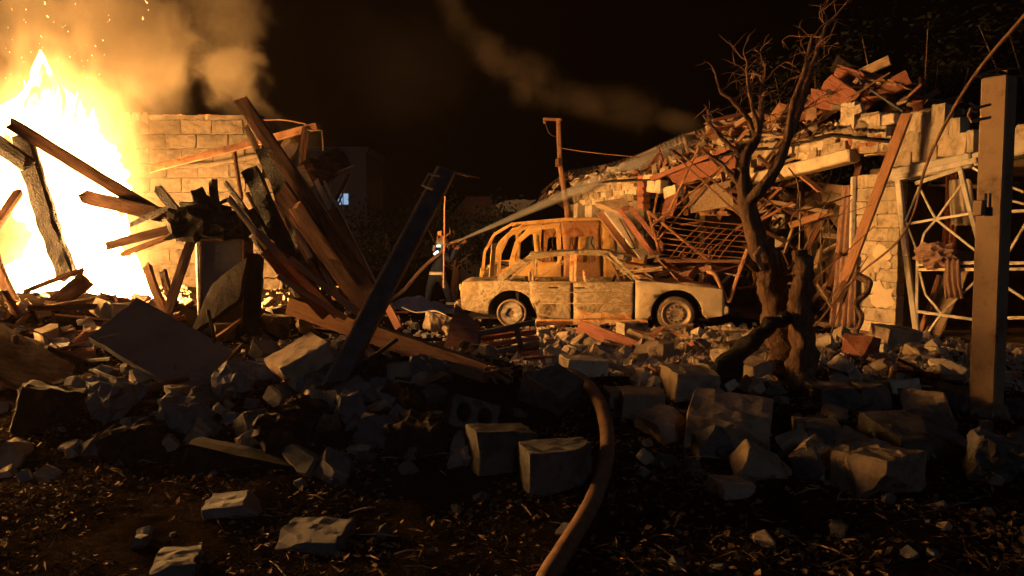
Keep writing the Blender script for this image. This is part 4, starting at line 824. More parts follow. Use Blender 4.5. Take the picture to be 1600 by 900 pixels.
# ------------------------------------------------------------------ timbers in and round the fire
FT = 'burning beams in the fire'
for a, Y0, c, Y1, w, t, m, l in [
    ((104, 428), 8.15, (36, 215), 8.0, 26, 20, M_char, 'thick upright burning beam with ragged edge'),
    ((255, 338), 8.2, (22, 196), 7.9, 18, 14, M_scorch, 'long half burnt rafter sloping down through the flames'),
    ((40, 255), 7.9, (-30, 205), 7.8, 24, 14, M_char, 'blackened beam stub crossing the top of the burning beam'),
    ((250, 335), 8.0, (135, 308), 8.2, 22, 18, M_scorch, 'short smouldering log lying level beside the flames'),
    ((128, 422), 7.9, (38, 456), 7.8, 8, 6, M_scorch, 'thin burnt stick jutting across the small flame'),
    ((24, 474), 7.7, (-10, 395), 7.8, 16, 10, M_scorch, 'scorched plank standing beside the small flame'),
    ((132, 440), 7.75, (68, 495), 7.6, 26, 18, M_scorch, 'thick split log at the foot of the fire'),
    ((50, 488), 7.6, (-30, 488), 7.6, 22, 18, M_char, 'dark squared log lying before the fire'),
    ((285, 338), 7.7, (247, 294), 7.8, 13, 10, M_char, 'charred stick poking up from the stove heap'),
    ((340, 332), 7.7, (334, 284), 7.7, 12, 10, M_char, 'upright charred stub on the stove heap'),
    ((358, 312), 7.7, (340, 320), 7.7, 6, 5, M_char, 'tiny charred prong beside the upright stub'),
    ((300, 350), 7.7, (165, 385), 7.9, 14, 8, M_scorch, 'scorched plank sticking out of the heap towards the flames'),
    ((300, 358), 7.6, (190, 398), 7.7, 9, 6, M_wood, 'thin splintered lath under the scorched plank'),
    ((275, 320), 7.8, (205, 352), 7.9, 8, 8, M_char, 'charred bar lying above the scorched plank'),
    ((262, 492), 7.25, (311, 345), 7.6, 15, 7, M_wood, 'reddish plank standing on end before the stove'),
    ((258, 488), 7.35, (230, 415), 7.6, 12, 10, M_wood, 'short split stake beside the standing plank'),
    ((275, 480), 7.3, (255, 425), 7.6, 10, 8, M_scorch, 'burnt stake behind the standing plank')]:
    pp(a, Y0, c, Y1, w, t, m, l, 'timber', FT, name='burning_beam' if Y0 > 7.74 else 'burnt_plank', rough=.16 if m is M_char else .06, seg=18, jag=.8, bend=.03)
pp((-20, 372), 7.8, (30, 300), 8.3, 14, 10, M_scorch, 'scorched timber tilted at the edge of the fire', 'timber', FT, name='burnt_plank')
# stove: blackened brick body with a grey metal panel
st = thing('burnt_stove', 'blackened stove with grey metal front half buried beside the fire', 'stove', P(330, 520, 7.4))
c_ = P(347, 440, 7.75); b = B(); b.box(c_ + V((0, .1, -.15)), (.42, .5, 1.2), None, .03); b.build('body', M_char, st, jit=.02)
tb = link('top_block', rough_box((.62, .5, .27), 71, cut=1, jit=.05, sub=4), M_black, st); tb.location = P(326, 352, 7.6) - st.location
b = B(); b.box(P(347, 440, 7.42), (.4, .03, .8), None, .006); b.build('front_panel', M_slab, st, jit=.004)
for px_ in (314, 380): b = B(); b.bar(P(px_, 375, 7.4), P(px_, 508, 7.4), .022, .02); b.build('panel_edge', M_rust, st)
b = B(); b.bar(P(314, 375, 7.4), P(380, 375, 7.4), .022, .02); b.build('panel_edge', M_rust, st)
for k, (x_, y_) in enumerate([(300, 322), (312, 310), (325, 326), (290, 330), (352, 332)]):
    o = link('burnt_lump', with_mat(CHB[k], M_char), None); o.location = P(x_, y_, 7.6 + .05 * k); o.scale = (1.1, 1, .9); o.rotation_euler = (k, k * 2, k * 3); tag(o, 'blackened lump lying on top of the burnt stove', 'rubble', 'lumps on the stove')
# slanted dark boards in front of the stove
for pts, Ys, m, th, l in [([(335, 445), (388, 405), (376, 470), (300, 525)], (7.2, 7.2, 7.0, 6.9), M_black, .06, 'dark scorched board tilted in front of the stove'),
                          ([(215, 469), (384, 562), (318, 636), (140, 530)], (6.9, 6.5, 5.95, 6.3), M_slab, .05, 'big flat grey slab leaning on the mound before the fire'),
                          ([(0, 508), (118, 576), (95, 640), (-60, 560)], (6.7, 6.4, 6.0, 6.2), M_scorch, .06, 'dark flat panel lying on the mound at the edge of the fire'),
                          ([(385, 395), (412, 400), (405, 520), (380, 515)], (7.3, 7.3, 7.0, 7.0), M_black, .06, 'black upright sheet between the stove and the timber stack')]:
    o = quad('leaning_slab', pts, Ys, m, th, None, .008, 14, 14); tag(o, l, 'slab')
for pts, l in [([(95, 545), (60, 520), (20, 508), (5, 505)], 'pale frayed strip along the edge of the dark panel'), ([(150, 560), (147, 540), (155, 538), (163, 552)], 'curled pale twig on the mound before the fire'), ([(110, 597), (128, 588), (145, 583)], 'crooked pale twig low on the mound'), ([(88, 545), (130, 535), (160, 527), (185, 522)], 'long dry root lying below the fire')]:
    b = B(); b.tube(curve_pts([P(*q, 6.3) for q in pts]), .007, 5); tag(b.build('dry_twig', M_pale, None), l, 'twig')
# ------------------------------------------------------------------ red boards, black gate frame, tilted plywood
o = quad('tilted_board', [(712, 476), (748, 510), (742, 570), (690, 560)], (7.6, 7.5, 7.1, 7.2), M_red, .05, None, .003); tag(o, 'red brown plywood sheet standing tilted before the sedan', 'board')
gf = thing('steel_gate_frame', 'black steel frame piece lying on red boards by the rear wheel', 'frame', P(790, 555, 8.3))
for a, c, w in [((745, 522), (836, 503), .055), ((742, 556), (842, 536), .055), ((806, 510), (815, 546), .06), ((750, 520), (742, 556), .05)]:
    b = B(); b.bar(P(*a, 8.3), P(*c, 8.3), w, .05, up=(0, -1, 0)); b.build('rail', M_dark, gf)
for k, (a, c) in enumerate([((745, 530), (838, 518)), ((745, 541), (842, 528)), ((742, 552), (842, 543)), ((760, 562), (842, 551)), ((748, 522), (800, 514)), ((780, 572), (840, 560))]):
    pp(a, 8.5 - k * .04, c, 8.5 - k * .04, 8, 10, M_red, 'red slat lying under the black steel frame', 'slat', 'red slats under the black frame', name='red_slat', jag=.2)
pp((905, 510), 9.5, (1000, 545), 9.0, 22, 6, M_red, 'red brown plank with knots lying before the sedan door', 'plank', name='fallen_plank', jag=.15)
pp((1018, 515), 10.8, (1083, 507), 10.8, 5, 5, M_pale, 'pale batten lying at the front wheel', 'batten', name='fallen_batten')
pp((838, 505), 11.5, (894, 505), 11.5, 6, 5, M_scorch, 'dark bar along the sedan sill', 'bar', name='fallen_batten')
pp((600, 468), 8.5, (625, 515), 8.0, 12, 6, M_red, 'short red board standing in the rubble by the hose', 'board', name='fallen_plank')
pp((880, 598), 7.2, (985, 618), 7.0, 16, 10, M_scorch, 'scorched plank lying beyond the fire hose', 'plank', name='fallen_plank')
pp((925, 612), 7.4, (1010, 590), 7.6, 10, 8, M_wood, 'brown batten lying in the bright rubble', 'batten', name='fallen_batten')
# ------------------------------------------------------------------ hoses
def hose(name, pts, r_, label):
    b = B(); c = curve_pts(pts, 8); b.tube(c, [r_ * (1 + .06 * n3(i * .5, 2)) for i in range(len(c))], 12); return tag(b.build(name, M_hose, None, smooth=True), label, 'hose')
def above(p, dz): p = p.copy(); p.z = max(p.z, H(p.x, p.y) + dz); return p
def G2(px, py, dz):
    d = ray(px, py); o_ = V((0, 0, CAM_H)); t = 2.0
    while (o_ + d * t).z > H(*(o_ + d * t).xy) + dz and t < 40: t += .02
    return o_ + d * t
hose('fire_hose', [G2(838, 935, .045), G2(862, 890, .045), G2(893, 840, .045), G2(925, 785, .05), G2(944, 730, .08), G2(949, 685, .14), G2(941, 640, .16), P(922, 605, 5.95), P(898, 587, 6.15), P(872, 583, 6.35), P(850, 592, 6.6)], .048, 'thick fire hose curving up from the dark ground over the rubble')
# ------------------------------------------------------------------ firefighter
FY = 18.4; ff = thing('person', 'firefighter in dark banded suit aiming a hose nozzle at the roof', 'person', P(683, 487, FY))
FO = ff.location
def skinmesh(name, joints, edges, m, parent, sub=2, root=0):
    me = bpy.data.meshes.new(name); me.from_pydata([p for p, _ in joints], edges, []); o = link(name, me, m, parent)
    md = o.modifiers.new('s', 'SKIN'); sk = me.skin_vertices[0].data
    for i, (_, r_) in enumerate(joints): sk[i].radius = (r_, r_) if not isinstance(r_, tuple) else r_; sk[i].use_root = i == root
    md.use_smooth_shade = True; o.modifiers.new('u', 'SUBSURF').levels = sub; o.modifiers['u'].render_levels = sub
    dg = bpy.context.evaluated_depsgraph_get(); em = bpy.data.meshes.new_from_object(o.evaluated_get(dg)); o.modifiers.clear(); o.data = em
    if not em.materials: em.materials.append(m)
    return o
# x right (towards the jet), y away from the camera
J = [((.0, 0, .88), (.17, .15)), ((.02, .0, 1.08), (.17, .15)), ((.05, .02, 1.28), (.2, .16)), ((.08, .03, 1.4), (.12, .11)), ((.1, .03, 1.46), .065), ((.14, .04, 1.52), .07),
     ((-.12, 0, .84), .11), ((-.2, .02, .48), .085), ((-.26, .06, .12), .075), ((-.16, .08, .05), .06),
     ((.12, .02, .84), .11), ((.25, -.02, .48), .085), ((.33, .02, .12), .075), ((.44, .04, .05), .06),
     ((.2, -.12, 1.38), .085), ((.34, -.16, 1.22), .07), ((.44, -.1, 1.45), .055), ((.47, -.08, 1.51), .045),
     ((.2, .18, 1.4), .085), ((.42, .2, 1.42), .065), ((.6, .1, 1.62), .05), ((.63, .08, 1.65), .042)]
E_ = [(0, 1), (1, 2), (2, 3), (3, 4), (4, 5), (0, 6), (6, 7), (7, 8), (8, 9), (0, 10), (10, 11), (11, 12), (12, 13), (3, 14), (14, 15), (15, 16), (16, 17), (3, 18), (18, 19), (19, 20), (20, 21)]
body = skinmesh('body', J, E_, M_jacket, ff)
hd = B(); rows = []
for i in range(13):
    ph = math.pi * i / 12; rows.append([V((.155 + .1 * math.sin(ph) * math.cos(a) + (.018 if abs(a) < .3 and 5 < i < 9 else 0), .045 + .078 * math.sin(ph) * math.sin(a), 1.6 + .125 * math.cos(ph))) for a in [2 * math.pi * k / 16 for k in range(17)]])
hd.sheet(rows); hd.build('head', M_skin, ff, local=True, smooth=True)
hm_ = B(); hm_.lathe([(.0, .16), (.06, .155), (.11, .12), (.135, .06), (.14, .0), (.2, -.03), (.2, -.045), (.135, -.02)], 22, Matrix.Translation((.13, .04, 1.62)) @ Matrix.Rotation(R(-12), 4, 'Y') @ Matrix.Diagonal((1.15, 1, 1, 1))); hel = hm_.build('helmet', M_helm, ff, local=True, smooth=True)
hm_ = B(); hm_.box((-.06, .04, 1.52), (.05, .2, .16), None, .02); hm_.build('neck_flap', M_helm, hel, local=True)
hm_ = B(); hm_.box((.06, -.13, 1.58), (.1, .04, .05), None, .012); hm_.build('helmet_torch', emit('torch', (.55, 1, .85), 3.5), hel, local=True)
hm_ = B(); hm_.box((.0, -.17, 1.42), (.13, .02, .05), Euler((0, R(-35), 0)).to_matrix(), .01); hm_.build('shoulder_lamp', emit('shoulder_lamp', (.75, .9, 1), 3), ff, local=True)
for (c, r1, r2, h_) in [((.01, 0, .93), .2, .185, .07), ((-.255, .055, .2), .1, .098, .06), ((-.25, .05, .12), .1, .1, .03), ((.315, .01, .2), .1, .098, .06), ((.32, .01, .12), .1, .1, .03)]:
    bb = B(); bb.lathe([(r1, -h_ / 2), (r2, h_ / 2)], 18, Matrix.Translation(c)); bb.build('reflective_band', M_refl, ff, local=True, smooth=True, solid=.006)
for hx, hy, hz_ in ((.47, -.08, 1.52), (.63, .08, 1.66)):       # gloved hands closed round the nozzle
    JH = [((hx - .03, hy, hz_ - .03), .034), ((hx + .03, hy, hz_ + .02), .034)]; EH = [(0, 1)]
    for q in range(4):
        b0 = len(JH); o_ = (q - 1.5) * .019
        JH += [((hx + .05 + o_ * .6, hy - .02, hz_ + .04 - o_), .011), ((hx + .07 + o_ * .6, hy + .01, hz_ + .055 - o_), .01), ((hx + .06 + o_ * .6, hy + .04, hz_ + .05 - o_), .009)]; EH += [(1, b0), (b0, b0 + 1), (b0 + 1, b0 + 2)]
    b0 = len(JH); JH += [((hx + .0, hy - .04, hz_ + .02), .012), ((hx + .03, hy - .045, hz_ + .05), .01)]; EH += [(0, b0), (b0, b0 + 1)]
    skinmesh('gloved_hand', JH, EH, M_glove, ff, 1)
bb = B(); bb.tube([(.16, -.13, .93), (.2, -.15, .86), (.17, -.15, .8), (.12, -.14, .86), (.16, -.13, .93)], .014, 6); bb.build('belt_hook', M_glove, ff, local=True)
nz = P(721, 374, FY); hand = FO + V((.6, .06, 1.63))
nt_ = thing('hose_nozzle', 'steel branch nozzle held up by the firefighter', 'nozzle', hand - V((.25, 0, .15)))
dv = (P(1000, 268, 17.2) - nz).normalized(); b = B(); b.tube([nz - dv * .55, nz - dv * .2, nz - dv * .12, nz], [.035, .035, .045, .03], 10); b.build('barrel', M_rim, nt_); b = B(); b.tube([nz - dv * .3 - V((0, .03, .0)), nz - dv * .36 - V((0, .05, .16))], .018, 7); b.build('grip', M_dark, nt_)
hose('attack_hose', [nz - dv * .5, P(692, 392, FY - .2), P(672, 408, FY - .3), P(652, 428, FY - .4), P(632, 452, FY - .6), P(612, 468, FY - 1), P(600, 480, FY - 1.6), P(606, 495, FY - 3)], .042, 'narrow hose running up to the firefighter from the ground')
# jet of water: a real cone of spray, thinning out towards the roof
j0, j1 = nz, P(1085, 218, 16.8); jd = (j1 - j0); JL = jd.length
b = B(); b.tube([V((0, 0, 0)), V((0, 0, .35)), V((0, 0, .7)), V((0, 0, 1))], [.03, .1, .18, .26], 20)
mj = bpy.data.materials.new('water_spray'); mj.use_nodes = True; N = mj.node_tree.nodes; L = mj.node_tree.links.new; N.remove(N['Principled BSDF'])
tc = N.new('ShaderNodeTexCoord'); sx_ = N.new('ShaderNodeSeparateXYZ'); L(tc.outputs['Object'], sx_.inputs[0])
def mth(op, a, c=None, c2=None):
    n = N.new('ShaderNodeMath'); n.operation = op
    for i, q in enumerate((a, c, c2)):
        if q is None: continue
        if isinstance(q, (int, float)): n.inputs[i].default_value = q
        else: L(q, n.inputs[i])
    return n.outputs[0]
rad2 = mth('SQRT', mth('ADD', mth('MULTIPLY', sx_.outputs[0], sx_.outputs[0]), mth('MULTIPLY', sx_.outputs[1], sx_.outputs[1])))
wid = mth('MULTIPLY_ADD', sx_.outputs[2], .22, .028); core = mth('POWER', mth('MAXIMUM', mth('SUBTRACT', 1.0, mth('DIVIDE', rad2, wid)), 0.0), .8)
nzn = N.new('ShaderNodeTexNoise'); nzn.inputs['Scale'].default_value = 1; nzn.inputs['Detail'].default_value = 3; mpn = N.new('ShaderNodeMapping'); mpn.inputs['Scale'].default_value = (40, 40, 3); L(tc.outputs['Object'], mpn.inputs[0]); L(mpn.outputs[0], nzn.inputs['Vector'])
den = mth('MULTIPLY', mth('MULTIPLY', core, mth('DIVIDE', 1.3, mth('POWER', wid, 1.0))), mth('MULTIPLY', mth('POWER', mth('MULTIPLY', nzn.outputs['Fac'], 2.0), 3.0), mth('MINIMUM', mth('MULTIPLY', mth('MAXIMUM', mth('SUBTRACT', 1.0, sx_.outputs[2]), 0.0), 4.0), 1.0)))
pv = N.new('ShaderNodeVolumePrincipled'); pv.inputs['Color'].default_value = (.95, .93, .9, 1); L(den, pv.inputs['Density']); L(pv.outputs[0], N['Material Output'].inputs['Volume'])
wj = b.build('water_jet', mj, None, local=True); wj.location = j0; wj.scale = (1, 1, JL); wj.rotation_euler = jd.to_track_quat('Z', 'Y').to_euler()
tag(wj, 'jet of water spraying from the nozzle onto the collapsed roof', 'water jet')
# ------------------------------------------------------------------ tree split by the blast
tr = thing('bare_tree', 'bare tree with rough forked trunk and broken limbs before the house', 'tree', P(1232, 632, 7.0))
def limb(pts, radii, name, m=M_bark, n=10, rough=.0, parent=None, Y=7.0):
    c = curve_pts([P(q[0], q[1], Y + (q[2] if len(q) > 2 else 0)) for q in pts], 6); k = len(pts) - 1; rr = []
    for i in range(len(c)):
        q = i / 6; j = min(int(q), k - 1); f = q - j; rr.append((radii[j] * (1 - f) + radii[j + 1] * f) * (1 + rough * n3(i * .9, j, 5)))
    b = B(); b.tube(c, rr, n); return b.build(name, m, parent or tr, smooth=True, jit=rough * .16), c, rr
trunk, _, _ = limb([(1203, 648, -.1), (1212, 600), (1222, 545), (1214, 490), (1206, 440), (1203, 415), (1190, 385)], [.2, .14, .125, .125, .13, .125, .105], 'trunk', n=16, rough=.25)
limb([(1256, 655, -.45), (1252, 600, -.45), (1254, 540, -.42), (1250, 480, -.4), (1256, 425, -.4), (1251, 392, -.4)], [.17, .125, .11, .1, .09, .06], 'trunk', n=16, rough=.3)
limb([(1200, 430), (1186, 385), (1174, 345, .05), (1163, 300, .1), (1160, 262, .1)], [.105, .095, .085, .075, .062], 'limb', n=12, rough=.12)
limb([(1185, 420), (1172, 412, -.1), (1166, 405, -.15)], [.05, .035, .03], 'limb_stub', rough=.15)
_, c1, _ = limb([(1162, 285, .1), (1165, 245, .1), (1183, 215, .12), (1189, 170, .15), (1190, 140, .15), (1194, 112, .2)], [.055, .05, .04, .03, .022, .012], 'limb', rough=.08)
_, c2, _ = limb([(1170, 315, .05), (1190, 295, 0), (1213, 262, 0), (1228, 225, 0), (1246, 180, .05), (1262, 125, .1), (1276, 80, .1), (1288, 48, .15), (1295, 32, .15)], [.06, .058, .052, .042, .033, .026, .02, .013, .007], 'limb', rough=.08)
_, c3, _ = limb([(1228, 225, 0), (1240, 165, -.1), (1258, 110, -.15), (1262, 85, -.1), (1270, 55, -.1)], [.034, .03, .024, .018, .008], 'limb', rough=.08)
_, c4, _ = limb([(1168, 255, .1), (1150, 235, .2), (1128, 215, .25), (1112, 196, .3), (1098, 178, .3)], [.03, .026, .02, .014, .007], 'limb', rough=.1)
_, c5, _ = limb([(1160, 290, .1), (1145, 275, .1), (1128, 258, .15), (1108, 240, .2)], [.035, .03, .024, .012], 'limb', rough=.1)
_, c6, _ = limb([(1182, 215, .12), (1165, 180, .2), (1145, 158, .2), (1125, 142, .25), (1118, 120, .3)], [.028, .022, .018, .014, .007], 'limb', rough=.1)
_, c7, _ = limb([(1185, 205, .1), (1172, 150, .05), (1166, 118, 0), (1168, 95, 0)], [.025, .018, .012, .006], 'limb', rough=.1)
rs = random.Random(9); twigs = B(); tcount = 0
def grow(p, d, L0, r_, depth, droop):
    global tcount
    pts = [p]; q = p.copy(); v = d.normalized()
    for i in range(5):
        v = (v + V((rs.gauss(0, .22), rs.gauss(0, .22), rs.gauss(0, .2) - droop * i * .12))).normalized(); q = q + v * L0 / 5; pts.append(q.copy())
    twigs.tube(pts, [r_ * (1 - .15 * i) for i in range(6)], 5, cap=False); tcount += 1
    if depth > 0:
        for k in range(rs.choice((2, 3))):
            i = rs.randint(2, 5); grow(pts[i], (v + V((rs.gauss(.15, .6), rs.gauss(0, .6), rs.gauss(.1, .5)))), L0 * rs.uniform(.55, .85), r_ * .6, depth - 1, droop)
for c, n_, dp_, L0, dr in ((c1, 11, 2, .34, .5), (c2, 9, 2, .34, .2), (c3, 6, 2, .26, .1), (c4, 5, 1, .28, .1), (c5, 4, 1, .28, .0), (c6, 6, 2, .26, .1), (c7, 5, 1, .24, .2)):
    for k in range(n_):
        i = rs.randint(int(len(c) * .45), len(c) - 1); d = V((rs.gauss(.25, .6), rs.gauss(0, .6), rs.gauss(.5, .5))); grow(c[i], d, L0 * rs.uniform(.6, 1.2), .008, dp_, dr)
tag(twigs.build('twigs', M_twig, tr), kind='stuff')
b = B(); b.tube([P(1188, 385, 6.86), P(1184, 400, 6.83), P(1189, 420, 6.85)], [.012, .03, .015], 6); b.build('torn_wood', M_pale, tr, jit=.02)
# shredded bark round the foot
bk = B()
for k in range(420):
    x_, y_ = rs.gauss(1236, 20), rs.uniform(500, 650); p = P(x_, y_, 6.92 + rs.uniform(-.16, .1)); d = V((rs.gauss(0, .5), rs.gauss(-.2, .5), rs.gauss(-.5, .7))).normalized() * rs.uniform(.05, .16); bk.tube([p, p + d * .5 + V((rs.gauss(0, .012), 0, .01)), p + d], [.007, .006, .002], 4, cap=False)
tag(bk.build('shredded_bark', M_bark, tr), kind='stuff')
fl = thing('fallen_limb', 'dark charred limb arching from the ground to the tree fork', 'branch', P(1100, 645, 6.2))
limb([(1098, 655, -.8), (1104, 618, -.8), (1125, 580, -.75), (1160, 548, -.65), (1200, 512, -.5), (1240, 494, -.4), (1282, 486, -.3)], [.1, .095, .085, .075, .065, .055, .05], 'limb', M_char, 12, .25, fl)
limb([(1125, 640, -.7), (1135, 600, -.7), (1160, 565, -.62)], [.06, .06, .04], 'side_split', M_char, 10, .3, fl)
b = B(); cp = curve_pts([P(1335, 430, 9.4), P(1358, 440, 9.3), P(1352, 460, 9.25), P(1338, 475, 9.2), P(1346, 495, 9.15), P(1338, 520, 9.1)]); b.tube(cp, [.045 - .02 * i / len(cp) for i in range(len(cp))], 8); tag(b.build('crooked_branch', M_bark, None, smooth=True, jit=.01), 'crooked branch curling in front of the block pier', 'branch')
tw = B()
for k in range(16):
    x_ = rs.uniform(1235, 1330); y_ = rs.uniform(300, 480); p = P(x_, y_, 8.2 + rs.uniform(-.4, .8)); d = V((rs.gauss(.3, .4), rs.gauss(0, .4), rs.gauss(.6, .3))).normalized() * rs.uniform(.4, 1.1); s_ = V((rs.gauss(0, .08), rs.gauss(0, .08), 0)); tw.tube(curve_pts([p - d / 2, p + s_, p + d / 2], 5), [.008] * 6 + [.005] * 5, 5)
tag(tw.build('thin_twigs', M_twig, None), 'tangle of thin twigs hanging before the doorway', 'twigs', kind='stuff')
for k, (pts, l) in enumerate([([(1250, 298), (1250, 340), (1249, 390)], 'straight wire hanging in the doorway over the broken trunk'), ([(1284, 345), (1283, 380), (1290, 395), (1297, 380), (1294, 340)], 'looped pale wire hanging in the doorway'), ([(1232, 262), (1245, 280), (1248, 300)], 'curved wire dropping from the plaster beam'), ([(1180, 300), (1240, 330), (1330, 305)], 'slack wire across the dark doorway')]):
    b = B(); b.tube(curve_pts([P(*q, 9.5) for q in pts]), .01, 5); tag(b.build('hanging_wire', M_pale if k < 2 else M_twig, None, smooth=True), l, 'wire')
# ------------------------------------------------------------------ terrain picking
def T(px, py, dz=0.0):
    d = ray(px, py); o = V((0, 0, CAM_H)); t = 2.0
    while t < 60:
        p = o + d * t
        if p.z <= H(p.x, p.y) + dz: return p
        t += .02
    return o + d * 60
# ------------------------------------------------------------------ large blocks and slabs in the rubble, one by one
def hero(name, label, x0, y0, x1, y1, dep, m, yaw=0, tx=0, ty=0, cut=1, jit=.011, cat='block', group=None, sink=.02, me=None, hs=.86, sd=None):
    p = T((x0 + x1) / 2, y1 - (y1 - y0) * .08); s = p.y / FPX; w = (x1 - x0) * s; h_ = (y1 - y0) * s * hs
    me = me or rough_box((w, dep, h_), int(x0 * 7 + y0) if sd is None else sd, cut=cut, jit=jit, sub=3, bev=min(.006, h_ * .05))
    o = link(name, me, m); o.location = p + V((0, dep * .35, h_ / 2 - sink)); o.rotation_euler = (R(tx), R(ty), R(yaw)); return tag(o, label, cat, group)
hero('concrete_block', 'large grey building block with worn top lying beside the hose', 815, 690, 930, 772, .3, M_cind, 14)
hero('concrete_block', 'grey block with crumbs on top behind the largest block', 732, 664, 830, 742, .3, M_cind, 22, 0, 4)
hero('stone_slab', 'tilted teal grey slab fragment above the hollow block', 822, 575, 900, 645, .3, M_cind, -30, 20, 25, 1)
hero('concrete_block', 'brown topped block left of the tree with a sloping face', 1008, 640, 1068, 692, .28, M_conc, 30, 0, -14, 1)
hero('concrete_block', 'broad flat topped block tipped towards the fallen limb', 1085, 628, 1212, 712, .45, M_conc, -20, 14, 6)
hero('concrete_block', 'grey block face down below the broad flat topped block', 1085, 655, 1150, 715, .25, M_cind, 10, 0, 8)
o = hero('concrete_block', 'square block with a hollow recess in its face beneath the tree', 1247, 652, 1314, 706, .22, M_conc, -14)
bb = B(); bb.box(o.location + V((-.015, -.125, .0)), (.19, .03, .15), Euler((0, 0, R(-14))).to_matrix(), .02); rc = bb.build('recess', M_cind, None, jit=.006); rc.parent = o; rc.matrix_parent_inverse = Matrix.LocRotScale(o.location, o.rotation_euler, None).inverted()  # darker panel on the face, standing for the shade in a recess
hero('concrete_boulder', 'big rounded brown concrete lump with a smooth front', 1325, 698, 1450, 785, .35, M_conc, 35, 0, 0, 2, .02)
hero('concrete_slab', 'wide slab covered in dry litter near the gate post', 1385, 660, 1528, 722, .5, M_cind, 8, 8, 0)
hero('concrete_slab', 'pale broken slab tilted against the gate post foot', 1425, 610, 1490, 658, .35, M_conc, -25, 20, -18, 1)
hero('concrete_block', 'dark block standing on edge by the gate post', 1488, 602, 1530, 650, .3, M_cind, 20, 0, 25)
hero('curved_sheet', 'rust streaked curled sheet lump at the foot of the gate post', 1528, 676, 1596, 762, .2, M_cind, -20, 10, 10, 1, .03)
hero('concrete_block', 'dark building block with a pale broken end beneath the grille', 1275, 598, 1342, 642, .3, M_cind, 6)
hero('concrete_block', 'dark grey block in the row beneath the block pier', 1344, 596, 1400, 640, .3, M_cind, -4)
hero('concrete_block', 'tilted block with a bright lit end left of the toppled post', 425, 535, 512, 612, .3, M_conc, 38, 10, -24)
hero('concrete_block', 'small sooty block with a broken edge before the timber stack', 407, 488, 450, 526, .2, M_conc, 10, 0, 4, 1)
hero('stone_block', 'small dark block at the mound foot before the stove', 330, 500, 362, 535, .2, M_conc, 30, 0, 0, 1)
hero('sheet_bundle', 'crumpled grey sheet hanging over the dark rubble', 560, 642, 614, 700, .1, M_slab, -8, -16, 3, 0, .03, 'sheet')
hero('flat_stone', 'flat blue grey stone with litter on top in the dark foreground', 315, 768, 402, 806, .25, M_slab, 8, 0, -6, 1, hs=.6)
hero('flat_stone', 'bluish stone with a red chip on its top', 432, 814, 536, 864, .28, M_slab, -6, 4, 0, 1, hs=.6)
hero('flat_stone', 'grey five sided stone in the leaf litter', 232, 852, 300, 905, .22, M_slab, 10, 0, 0, 1, hs=.6)
hero('flat_stone', 'brown lump of masonry alone on the dark ground', 1118, 746, 1176, 782, .2, M_conc, 20, 0, 8, 2)
hero('concrete_block', 'dark fronted block with a bright top edge near the fallen limb', 1045, 572, 1118, 628, .34, M_conc, 12, 6, 3)
hero('concrete_block', 'rounded stone block beside the hose bend', 975, 606, 1042, 655, .3, M_conc, -8, 0, 0, 1)
hero('concrete_block', 'small squarish block next to the hose bend', 948, 604, 980, 645, .25, M_conc, 5)
hero('concrete_block', 'mottled block behind the fallen limb', 1160, 560, 1200, 602, .25, M_conc, 30, 0, -10)
hero('concrete_block', 'angular block with a deep shadow face in the bright rubble', 1000, 530, 1050, 570, .3, M_conc, -35, 0, 0, 1)
hero('concrete_block', 'wide pale block split across in the bright rubble', 880, 555, 945, 590, .3, M_block, 12, 0, 3, 1)
hero('concrete_block', 'pale stone block before the sedan front door', 968, 500, 1010, 532, .25, M_conc, 20, 0, 0, 1)
hero('concrete_block', 'brown block among the stones before the block pier', 1370, 508, 1440, 545, .3, M_conc, 20, 8, 6, 1)
hero('brick_lump', 'reddish lump of bricks below the crooked branch', 1330, 520, 1372, 560, .25, M_brick, 30, 0, 10, 1)
hero('moss_lump', 'jagged pale crusted lump beside the plywood sheet', 664, 488, 706, 522, .25, M_conc, 40, 0, 20, 2, .03)
hero('concrete_block', 'sooty block half buried by the red boards', 838, 588, 880, 618, .25, M_conc, -20, 0, 0, 1)
SUNK = ['sooty block between the toppled gate post and the hollow block', 'sooty block pinned just under the splintered timber beam', 'wide sooty block beside the crumpled grey sheet', 'narrow sooty block touching the foot of the toppled gate post', 'large sooty block at the upper end of the fallen log', 'sooty lump under the lower edge of the big grey slab', 'broad black lump on the litter below the big grey slab', 'sooty block at the right corner of the big grey slab', 'large black block below the dark flat panel', 'small sooty chunk left of the hollow block', 'sooty chunk under the middle of the timber beam', 'black block between the big grey slab and the fallen log', 'tall sooty block between the tilted block and the fallen log']
for k, (x0, y0, x1, y1) in enumerate([(600, 600, 668, 650), (640, 560, 700, 600), (610, 650, 690, 720), (520, 610, 560, 660), (395, 640, 480, 720), (130, 590, 200, 660), (150, 665, 240, 725), (330, 560, 400, 625), (20, 600, 110, 680), (700, 690, 735, 730), (560, 560, 610, 600), (240, 620, 320, 680), (450, 620, 500, 690)]):
    hero('sunken_block', SUNK[k], x0, y0, x1, y1, .3, M_slab if k % 2 else M_black, k * 37 % 60 - 30, k * 13 % 30 - 15, k * 29 % 40 - 20, 2 + k % 2, .045)  # dark materials keep these blocks dim under the fill light
pp((300, 712), 4.9, (540, 765), 4.75, 55, 50, M_black, 'thick dark log lying at the foot of the mound', 'log', name='fallen_log', jag=.2, rough=.06)
